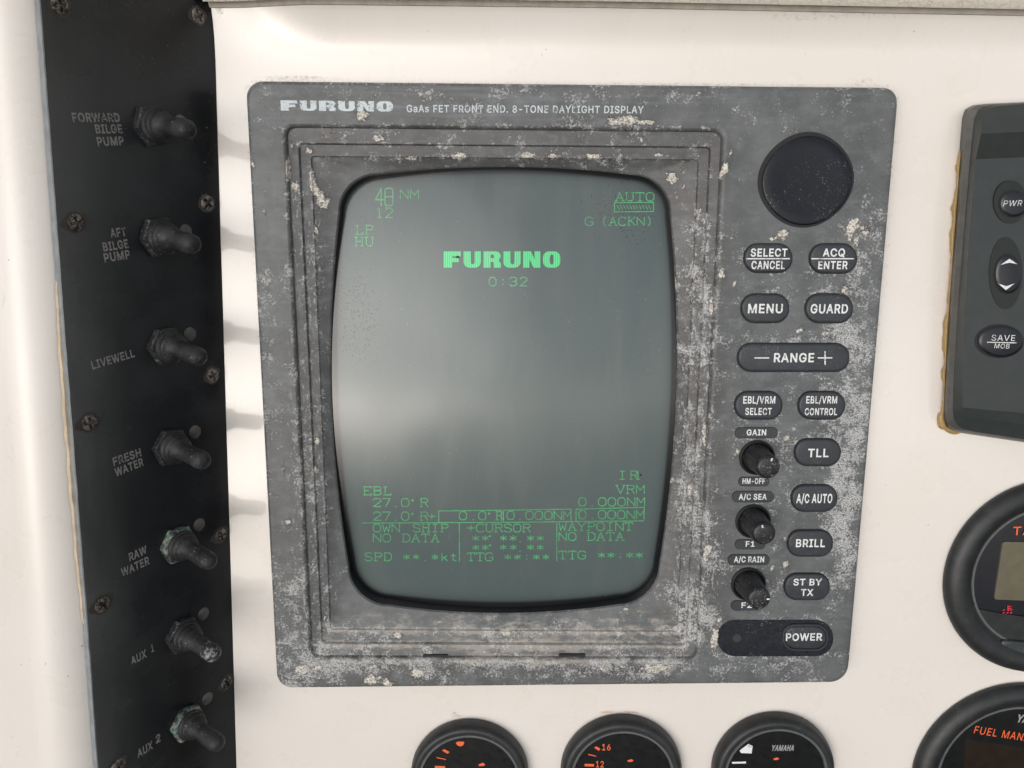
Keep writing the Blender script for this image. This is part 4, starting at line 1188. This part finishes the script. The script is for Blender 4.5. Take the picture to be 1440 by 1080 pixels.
# bead of tan filler showing behind the left edge
mb = MB()
ls = []
for k in range(60):
    y = 395 + k * 8.2
    x = np.interp(y, [p[1] for p in left], [p[0] for p in left])
    wd = .0017 * math.sin(math.pi * k / 59) ** .5 * (.75 + .25 * math.sin(k * .9) * math.sin(k * .37))
    p = PANEL.hit(x, y, 0)
    ls.append([np.array((p[0] + .004, p[1], -.00302)), np.array((p[0] + .001, p[1], -.0016)), np.array((p[0] - wd * .6, p[1], -.0019)), np.array((p[0] - wd, p[1], -.0031))])
mb.loft(ls, 0, closed=False)
mb.build('filler_bead', [M_TAN], SWP)

def label_text(lines):
    m = MB()
    for s, a, b, cap in lines:
        text_px(m, s, PANEL, a, b, cap, .00015, 0, bold=.055)
    m.build('switch_legend', [M_FADED], SWP, PLATE, sharp=0)
def z1(x, y): return (x / 3.4286, y / 3.4286)
def z2(x, y): return (x / 3.4286, y / 3.4286 + 300)
def z3(x, y): return (x / 3.4286, y / 3.4286 + 560)
def z4(x, y): return (x / 3.4286, y / 3.4286 + 765)
label_text([('FORWARD', z1(352, 587), z1(580, 586), 11.8), ('BILGE', z1(463, 642), z1(592, 641), 11.6), ('PUMP', z1(472, 703), z1(600, 698), 11.6)])
label_text([('AFT', z2(535, 116), z2(610, 107), 11.6), ('BILGE', z2(500, 183), z2(622, 164), 11.6), ('PUMP', z2(505, 235), z2(630, 216), 11.6)])
label_text([('LIVEWELL', z2(446, 752), z2(651, 690), 11.2)])
label_text([('FRESH', z3(548, 326), z3(682, 277), 11.2), ('WATER', z3(558, 378), z3(694, 322), 11.2)])
label_text([('RAW', z3(625, 786), z3(710, 746), 11.2), ('WATER', z3(588, 861), z3(722, 797), 11.2)])
label_text([('AUX', z4(634, 584), z4(708, 543), 11.0), ('1', z4(730, 522), z4(743, 515), 10.5)])
label_text([('AUX', z4(664, 1031), z4(738, 984), 11.0), ('2', z4(752, 962), z4(774, 949), 10.8)])

PXA, PYA, PZA = X, Y, Z
def toggle(px, py, corr, wear, rot, lean=(.0, -.26), size=1.0):
    c = PANEL.hit(px, py, 0)
    m = MB()
    m.lathe([(.0070 * size, 0), (.0070 * size, .0012)], c, X, Y, Z, 32, 0, cap=True)
    root = m.build('toggle_switch', [M_GAP], SWP)
    m = MB()
    ex = np.array((math.cos(rot), math.sin(rot), 0))
    ey = np.array((-ex[1], ex[0], 0))
    hexr = lambda a, r, z: math.cos(math.pi / 6) / math.cos((a % (math.pi / 3)) - math.pi / 6) * .97 / .97 if r > .0076 else 1
    m.lathe([(.0094 * size, 0), (.0094 * size, .0026), (.0089 * size, .0034), (.0070 * size, .0036), (.0055 * size, .0036)], c, ex, ey, Z, 60, 0, shape=hexr, cap=False)
    o = m.build('hex_nut', [M_NUT], SWP, root, sharp=25)
    o['corrosion'] = float(corr)
    # the boot: bellows rings that carry a leaning, round ended bat
    ax = nrm((lean[0], lean[1], 1))
    prof = [(.0074, .0030), (.0076, .0042), (.0071, .0050), (.0066, .0053), (.0068, .0062), (.0064, .0070), (.0059, .0073), (.0060, .0081), (.0055, .0092), (.0046, .0102),
            (.0041, .0116), (.0041, .0150), (.0043, .0190), (.0044, .0215), (.0041, .0236), (.0033, .0250), (.0020, .0258), (.0006, .0261)]
    loops, tip = [], []
    for r, z in prof:
        k = min(max((z - .004) / .007, 0), 1)
        k = k * k * (3 - 2 * k)
        a = nrm(Z * (1 - k) + ax * k)
        base = c + Z * min(z, .0075) + ax * max(z - .0075, 0)
        e1 = nrm(X - a * np.dot(X, a))
        e2 = np.cross(a, e1)
        loops.append([base + (e1 * math.cos(t) + e2 * math.sin(t)) * r * size for t in np.linspace(0, 2 * math.pi, 37)[:-1]])
        tip += [min(max((z - .014) / .010, 0), 1)] * 36
    m = MB()
    m.loft(loops, 0, cap_end=True)
    m.attr = {'tip': np.array(tip)}
    o = m.build('rubber_boot', [M_BOOT], SWP, root, sharp=60)
    o['wear'] = float(wear)
# image position of each nut centre
toggle(213, 177, .0, .1, .25, (.05, -.16))
toggle(222, 333, .22, .0, .15, (.03, -.17))
toggle(232, 486, .40, .0, .05, (.03, -.20))
toggle(238.5, 628, .0, .1, -.1, (.03, -.20))
toggle(249, 765, .85, .1, -.05, (.03, -.22))
toggle(255.5, 892, .05, 1.0, -.15, (.03, -.22))
toggle(262, 1015.5, .80, .1, -.1, (.03, -.22))

for (x, y) in ((254, 172), (261, 325.5), (267, 470), (274, 607.5), (280, 738), (286, 863.5), (291.5, 982.5)):
    c = PANEL.hit(x, y, 0)
    m = MB()
    m.lathe([(.0033, .0), (.0033, .00016), (.0005, .00017)], c, X, Y, Z, 28)
    m.build('indicator_dot', [M_DOT], SWP, PLATE, sharp=0)

def screw(x, y, rot, stain=1.0, r=.0035):
    c = PANEL.hit(x, y, 0)
    c[2] += bow(c)
    m = MB()
    n = 64
    loops = []
    for k in range(14, 0, -1):
        rr = r * k / 14
        l = []
        for i in range(n):
            a = 2 * math.pi * i / n
            px_, py_ = rr * math.cos(a), rr * math.sin(a)
            z = .0012 * math.sqrt(max(1 - (rr / r) ** 2 * .92, 0)) + .0002
            d = 0.0
            if (abs(px_) < r * .15 and abs(py_) < r * .66) or (abs(py_) < r * .15 and abs(px_) < r * .66):
                d = .0011
            ca, sa = math.cos(rot), math.sin(rot)
            l.append(c + np.array((px_ * ca - py_ * sa, px_ * sa + py_ * ca, z - d)))
        loops.append(l)
    m.loft(loops, 0, cap_end=True)
    # stain bled into the plate around the head
    ls = []
    for i in range(40):
        a = 2 * math.pi * i / 40
        rr = r * (1.18 + .16 * random.random() + .7 * stain * max(0, math.cos(a - 3.3)) ** 12 + .6 * stain * max(0, math.cos(a - .5)) ** 16)
        ls.append(c + np.array((math.cos(a), math.sin(a), 0)) * rr + Z * .00012)
    ls = [np.array((p[0], p[1], bow(p) + .00014)) for p in ls]
    m.add(ls, [list(range(40))], 1, False)
    m.build('panel_screw', [M_SCREW, M_STAIN], SWP, PLATE, sharp=50)
for x, y, rt, s in ((83, 8, .2, .3), (278, 23, .5, .4), (105.5, 313, .3, .8), (290.5, 286, .9, .2), (125, 594, .1, 1.0), (298, 527.5, .4, .3), (143, 850, .7, .8), (309.5, 752.5, .2, .6), (318, 960, .5, .5), (165, 1077, .3, .6)):
    screw(x, y, rt, s)
# ------------------------------------------------------------------ chartplotter on the right
PLOT = Thing('chartplotter', DASH, DASH.hit(1500, 380, 0), 'black chartplotter keypad with PWR and SAVE keys, bedded in amber sealant', 'chartplotter')
def hp(x, y, w): return DASH.hit(x, y, w)
def col(pts_w):
    """One outline of the casing: left side from top right corner to bottom right, given (x, y, w)."""
    return [hp(*p) for p in pts_w]
XR = 1760
base = [(XR, 132, 0), (1440, 143.5, 0), (1385, 146, 0), (1368, 148, 0), (1357, 154, 0), (1353, 166, 0), (1351, 188, 0), (1348, 224, 0), (1340, 330, 0), (1333, 430, 0), (1327, 530, 0), (1325, 575, 0), (1325, 590, 0), (1328, 600, 0), (1336, 606, 0), (1352, 609, 0), (1440, 622, 0), (XR, 668, 0)]
rim1 = [(XR, 132, .008), (1440, 143.5, .008), (1390, 146, .008), (1375, 148, .008), (1364, 154, .008), (1359.5, 166, .008), (1358, 188, .008), (1355, 224, .008), (1347, 330, .008), (1339, 430, .008), (1333, 530, .008), (1331, 575, .008), (1331, 588, .008), (1335, 598, .008), (1343, 604, .008), (1358, 607.5, .008), (1440, 620.5, .008), (XR, 666, .008)]
rim2 = [(XR, 133, .010), (1440, 144.5, .010), (1396, 147, .010), (1384, 149, .010), (1375, 155, .010), (1370, 166, .010), (1367.5, 188, .010), (1364, 224, .010), (1355, 330, .010), (1347, 430, .010), (1341, 530, .010), (1339.5, 575, .010), (1341, 588, .010), (1345, 597, .010), (1353, 603, .010), (1367, 606.5, .010), (1440, 618, .010), (XR, 663, .010)]
face = [(XR, 136, .011), (1440, 146, .012), (1404, 149, .012), (1393, 152, .012), (1386, 158, .013), (1382, 168, .0145), (1379.5, 188, .017), (1372, 224, .0145), (1363, 330, .0155), (1357, 430, .0155), (1353, 530, .0155), (1353.5, 573, .0155), (1354, 585, .0135), (1356, 593, .012), (1362, 599, .011), (1374, 603.5, .0105), (1440, 614, .0105), (XR, 658, .0105)]
mb = MB()
lo = [col(l) for l in (base, rim1, rim2, face)]
mb.loft(lo[:2], 0, closed=False)
mb.loft(lo[1:3], 2, closed=False)
mb.loft(lo[2:], 0, closed=False)
# front: bands joining the left edge to the right end
fr = col(face)
rowsR = {5: (XR, 150, .0145), 6: (XR, 170, .017), 7: (XR, 208, .0145), 8: (XR, 330, .0155), 9: (XR, 440, .0155), 10: (XR, 550, .0155), 11: (XR, 610, .0155), 12: (XR, 640, .013)}
def band(i, j, m):
    mb.add([fr[i], fr[j], hp(*rowsR[j]), hp(*rowsR[i])], [(0, 1, 2, 3)], m, False)
for i in range(5, 12):
    band(i, i + 1, 1 if i == 6 else 0)
mb.add([fr[0], fr[1], fr[2], fr[3], fr[4], fr[5], hp(*rowsR[5])], [list(range(7))], 0, False)
mb.add([hp(*rowsR[12]), fr[12], fr[13], fr[14], fr[15], fr[16], fr[17]], [list(range(7))], 0, False)
CASE = mb.build('plotter_housing', [M_CASE, M_CASE2, M_CASE3], PLOT, sharp=24)

def ell(cx, cy, rx, ry, w, n=48, p=2.0):
    return [hp(cx + rx * math.copysign(abs(math.cos(a)) ** (2 / p), math.cos(a)), cy - ry * math.copysign(abs(math.sin(a)) ** (2 / p), math.sin(a)), w) for a in np.linspace(0, 2 * math.pi, n + 1)[:-1]]
HP = .0156
def pkey(name, well, top, texts=(), polys=(), h=.0009):
    m = MB()
    a = ell(*well, HP + .0002)
    m.loft([at_w(a, HP - .001), at_w(a, HP + .0002)], 2, cap_end=True, smooth=False)
    g = ell(top[0], top[1], top[2] + 1.6, top[3] + 1.6, HP + .0004)
    m.loft([at_w(g, HP), at_w(g, HP + .0004)], 1, cap_end=True, smooth=False)
    b = ell(*top, HP)
    m.loft([b, at_w(b, HP + h * .6), at_w(inset_loop(b, .0006), HP + h), at_w(inset_loop(b, .0014), HP + h + .0002)], 0, cap_end=True)
    for s, x0, x1, y, cap, sl in texts:
        text_px(m, s, DASH, (x0, y[0]), (x1, y[1]), cap, HP + h + .0004, 3, bold=.0, slant=sl)
    for pl in polys:
        m.add([hp(x, y, HP + h + .0004) for x, y in pl], [list(range(len(pl)))[::-1]], 3, False)
    m.build(name, [M_KEY, M_GAP, M_WELL, M_WHITE], PLOT, CASE, sharp=45)
pkey('power_key', (1421, 284, 23.5, 30.5), (1425, 286.5, 18.5, 18.5), [('PWR', 1410.5, 1436.5, (290, 289.5), 8.0, .18)])
pkey('rocker_key', (1414.5, 384, 23.5, 51), (1417.5, 385.5, 18, 27), (), [[(1407, 372.5), (1419.5, 364), (1431, 371.5), (1419.5, 369.3)], [(1403.5, 398.5), (1415, 402.5), (1427, 398.5), (1414.5, 408)]])
pkey('save_key', (1405, 480, 33.5, 24), (1407, 480, 31, 22), [('SAVE', 1394, 1427, (479, 479.5), 8.2, .0), ('MOB', 1398, 1419, (489.5, 490.3), 6.6, .05)], [[(1388, 480.6), (1430, 481.6), (1430, 482.8), (1388, 481.8)]])

# amber sealant squeezed out along the edge
mb = MB()
ls = []
for k in range(150):
    y = 212 + k * 2.63
    x = np.interp(y, [p[1] for p in base[5:14]], [p[0] for p in base[5:14]])
    g = (mnoise.noise(Vector((k * .085, 1.3, 0))) + .38 + .25 * mnoise.noise(Vector((k * .31, 5.1, 0))))
    env = min(1, k / 12) * (1.0 if k < 149 else 0)
    wd = max(0.0, g) * 9 * env + (4 if k > 140 else 0)
    if y < 232: wd *= .5
    ls.append([hp(x + 6, y, .0002), hp(x + 1.5, y, .0032), hp(x - wd * .45, y, .0026), hp(x - wd * .85, y, .0016), hp(x - wd, y, -.0002)])
mb.loft(ls, 0, closed=False)
ls = []
for k in range(14):
    t = k / 13
    x, y = 1326 + 26 * t, 600 + 8 * t ** .6
    d = 5.5 * math.sin(math.pi * t) ** .6
    ls.append([hp(x + 4, y - 6, .0002), hp(x + 1, y, .003), hp(x - .5, y + d * .6, .002), hp(x - 1, y + d, -.0002)])
mb.loft(ls, 0, closed=False)
mb.build('sealant_bead', [M_SEAL], PLOT, CASE, sharp=0)

# ------------------------------------------------------------------ engine gauges
S = .385 / FPX
def gauge(px, py, rpx, label, h, hf, r_in, name, group, glass, mats_ring=M_RING):
    """Round instrument: domed bezel of height h, its face at height hf behind a thin ring."""
    c = DASH.hit(px, py, 0)
    a, b = DASH.hit(px - rpx, py, 0), DASH.hit(px + rpx, py, 0)
    r = np.linalg.norm(b - a) / 2
    th = Thing(name, DASH, c, label, 'gauge', group)
    ri = r * r_in
    d = r - ri
    m = MB()
    m.lathe([(r * .985, 0), (r, .0008), (r, h * .35), (r - d * .06, h * .62), (r - d * .18, h * .85), (r - d * .34, h * .97), (r - d * .50, h), (r - d * .66, h - (h - hf) * .22),
             (r - d * .82, h - (h - hf) * .55), (ri + .0016, hf + .0003), (ri + .0010, hf + .0001), (ri, hf - .0006)], c, X, Y, Z, 120, 0, cap=False)
    bz = m.build('gauge_bezel', [M_GAUGE], th, sharp=50)
    m = MB()
    m.lathe([(ri + .0011, hf - .0002), (ri + .0009, hf + .0007), (ri - .0002, hf + .0007), (ri - .0006, hf - .0004)], c, X, Y, Z, 120, 0, cap=False)
    m.build('gauge_ring', [mats_ring], th, bz, sharp=50)
    m = MB()
    w = hf - .0005
    m.lathe([(ri, w), (ri * .5, w), (.0005, w)], c, X, Y, Z, 96, 0)
    fc = m.build('gauge_face', [glass], th, sharp=0)
    return th, c, r, ri, w + c[2], bz, fc

G_SMALL = 'small round gauges along the bottom of the dashboard'
def quad_px(m, pts, w, mat=0):
    m.add([hp(x, y, w) for x, y in pts], [list(range(len(pts)))[::-1]], mat, False)

th, c, r, ri, w, bz, fc = gauge(661, 1084, 82, 'leftmost small black gauge below the radar, with a round orange dot above its orange ticks', .0085, .0080, .825, 'engine_gauge', G_SMALL, M_DIAL)
m = MB()
quad_px(m, [(625, 1053.5), (632, 1057.5), (629.5, 1060), (621.5, 1055.5)], w + .0002)
quad_px(m, [(614, 1064.5), (627, 1067.5), (627, 1068.7), (614, 1065.9)], w + .0002)
quad_px(m, [(611.5, 1077), (626, 1077.5), (626, 1080.5), (611.5, 1080)], w + .0002)
quad_px(m, [(641, 1044.5), (644, 1042.8), (652, 1042.8), (653, 1044.5), (651, 1048.5), (647, 1049.8), (643, 1048)], w + .0002)
quad_px(m, [(673, 1075), (679, 1072.5), (682, 1075), (681, 1077), (674, 1077.5)], w + .0002)
m.build('dial_marks', [M_ORANGE], th, fc, sharp=0)

th, c, r, ri, w, bz, fc = gauge(872.5, 1079.5, 84.5, 'middle small black gauge below the radar, orange numerals 16 and 12 on its dial', .0085, .0080, .815, 'engine_gauge', G_SMALL, M_DIAL)
m = MB()
text_px(m, '16', DASH, (846.5, 1055), (858.5, 1055), 8.6, w + .0002, bold=.02)
text_px(m, '12', DASH, (838, 1079), (849, 1079), 8.6, w + .0002, bold=.02)
quad_px(m, [(838.5, 1049.5), (844.5, 1053), (842, 1055.8), (835.5, 1051.5)], w + .0002)
quad_px(m, [(827, 1060), (838.5, 1063), (838.5, 1064.2), (827, 1061.5)], w + .0002)
quad_px(m, [(822, 1074), (835.5, 1074.5), (835.5, 1078), (822, 1077.5)], w + .0002)
quad_px(m, [(882, 1069.5), (888, 1067.5), (891, 1069.5), (889, 1071), (884, 1071.5)], w + .0002)
m.build('dial_marks', [M_ORANGE], th, fc, sharp=0)

th, c, r, ri, w, bz, fc = gauge(1084, 1076.5, 84.5, 'rightmost small black gauge below the radar, white marks and grey maker lettering on its dial', .0085, .0080, .815, 'engine_gauge', G_SMALL, M_DIAL)
m = MB()
quad_px(m, [(1040, 1055.5), (1052.5, 1046), (1058.5, 1049), (1057, 1059.5), (1042, 1059)], w + .0002)
quad_px(m, [(1029.5, 1071.5), (1049, 1071), (1049, 1073.5), (1029.5, 1074)], w + .0002)
m.build('dial_marks', [M_WHITE], th, fc, sharp=0)
m = MB()
text_px(m, 'YAMAHA', DASH, (1084, 1055.5), (1116, 1055.5), 7.4, w + .0002, 1, bold=.06, slant=.18)
quad_px(m, [(1087, 1067), (1093, 1065), (1096, 1067), (1094, 1068.5), (1089, 1069)], w + .0002, 2)
m.build('maker_lettering', [M_WHITE, M_GREYINK, M_ORANGE], th, fc, sharp=0)

# tachometer, upper right
th, c, r, ri, w, bz, fc = gauge(1468, 810, 143, 'large round black tachometer with a grey digital window, above the fuel gauge', .0070, .0022, .72, 'tachometer', None, M_DIALB)
m = MB()
wt = w + .0004
text_px(m, 'TACH', DASH, (1424, 752.5), (1482, 751), 11.5, wt, 0, bold=.02)
m.build('dial_lettering', [M_ORANGE], th, fc, sharp=0)
m = MB()
for dx in (0, 5.2, 10.4):
    quad_px(m, [(1409.5 + dx, 862), (1412.5 + dx, 860.5), (1413.3 + dx, 861.6), (1410.5 + dx, 863)], wt, 1)
    quad_px(m, [(1409.5 + dx, 858), (1412.5 + dx, 856.5), (1413.3 + dx, 857.4), (1410.5 + dx, 859)], wt, 1) if dx != 5.2 else None
quad_px(m, [(1416.7, 851.5), (1418.5, 851.3), (1418.5, 859), (1416.7, 859)], wt, 1)
quad_px(m, [(1418.7, 852.5), (1422, 852.3), (1422, 853.5), (1418.7, 853.7)], wt, 1)
quad_px(m, [(1418.7, 855.3), (1422, 855.1), (1422, 856.3), (1418.7, 856.5)], wt, 1)
m.build('warning_symbol', [M_ORANGE, M_RED], th, fc, sharp=0)
m = MB()
g = px_loop(DASH, rounded([(1411, 762), (1530, 764), (1530, 848), (1398, 843)], 3, 4, 4), w + .0006)
m.loft([at_w(g, w - .0005), g], 0, cap_end=True, smooth=False)
m.build('digital_window', [M_LCD], th, fc)
# flat sill below the glass
m = MB()
sill = [(1366, 850), (1377, 857), (1400, 861.5), (1440, 867.5), (1500, 871), (1550, 862), (1562, 852), (1540, 900), (1500, 922), (1440, 925), (1395, 900), (1375, 872)]
g = [hp(x, y, w + .0010) for x, y in sill]
m.loft([at_w(g, w - .001), g], 0, cap_end=True, smooth=False)
sl = m.build('lower_sill', [M_GAUGE], th, bz)
m = MB()
g = px_loop(DASH, rounded([(1406, 899), (1475, 906), (1475, 926), (1407, 918)], 8, 4, 6), w + .002)
m.loft([at_w(g, w), at_w(g, w + .0026), at_w(inset_loop(g, .0006), w + .0031)], 0, cap_end=True)
text_px(m, 'SET', DASH, (1427, 916.5), (1452, 919.5), 7.5, w + .0033, 1, bold=.0)
m.build('set_button', [M_CASE, ink('dim_ink', (.075, .08, .085))], th, sl)

# fuel gauge, lower right
th, c, r, ri, w, bz, fc = gauge(1422, 1089, 142, 'large round black fuel gauge with orange lettering, partly cut by the bottom right corner', .0070, .0022, .748, 'fuel_gauge', None, M_DIAL)
m = MB()
wt = w + .0003
text_px(m, 'FUEL MANAGEMENT', DASH, (1369, 1031), (1504, 1052), 10.5, wt, 0, bold=.01, space=.55)
m.build('dial_lettering', [M_ORANGE], th, fc, sharp=0)
m = MB()
text_px(m, 'YAMAHA', DASH, (1428, 1015), (1482, 1019), 10.0, wt, 1, bold=.07, slant=.18)
m.build('maker_lettering', [M_ORANGE, M_GREYINK], th, fc, sharp=0)
m = MB()
g = px_loop(DASH, rounded([(1359, 1040), (1500, 1062), (1500, 1150), (1352, 1140)], 3, 4, 4), w + .0006)
m.loft([at_w(g, w - .0005), at_w(g, w + .0002)], 0, cap_end=True, smooth=False)
m.build('digital_window', [M_LCDB], th, fc)
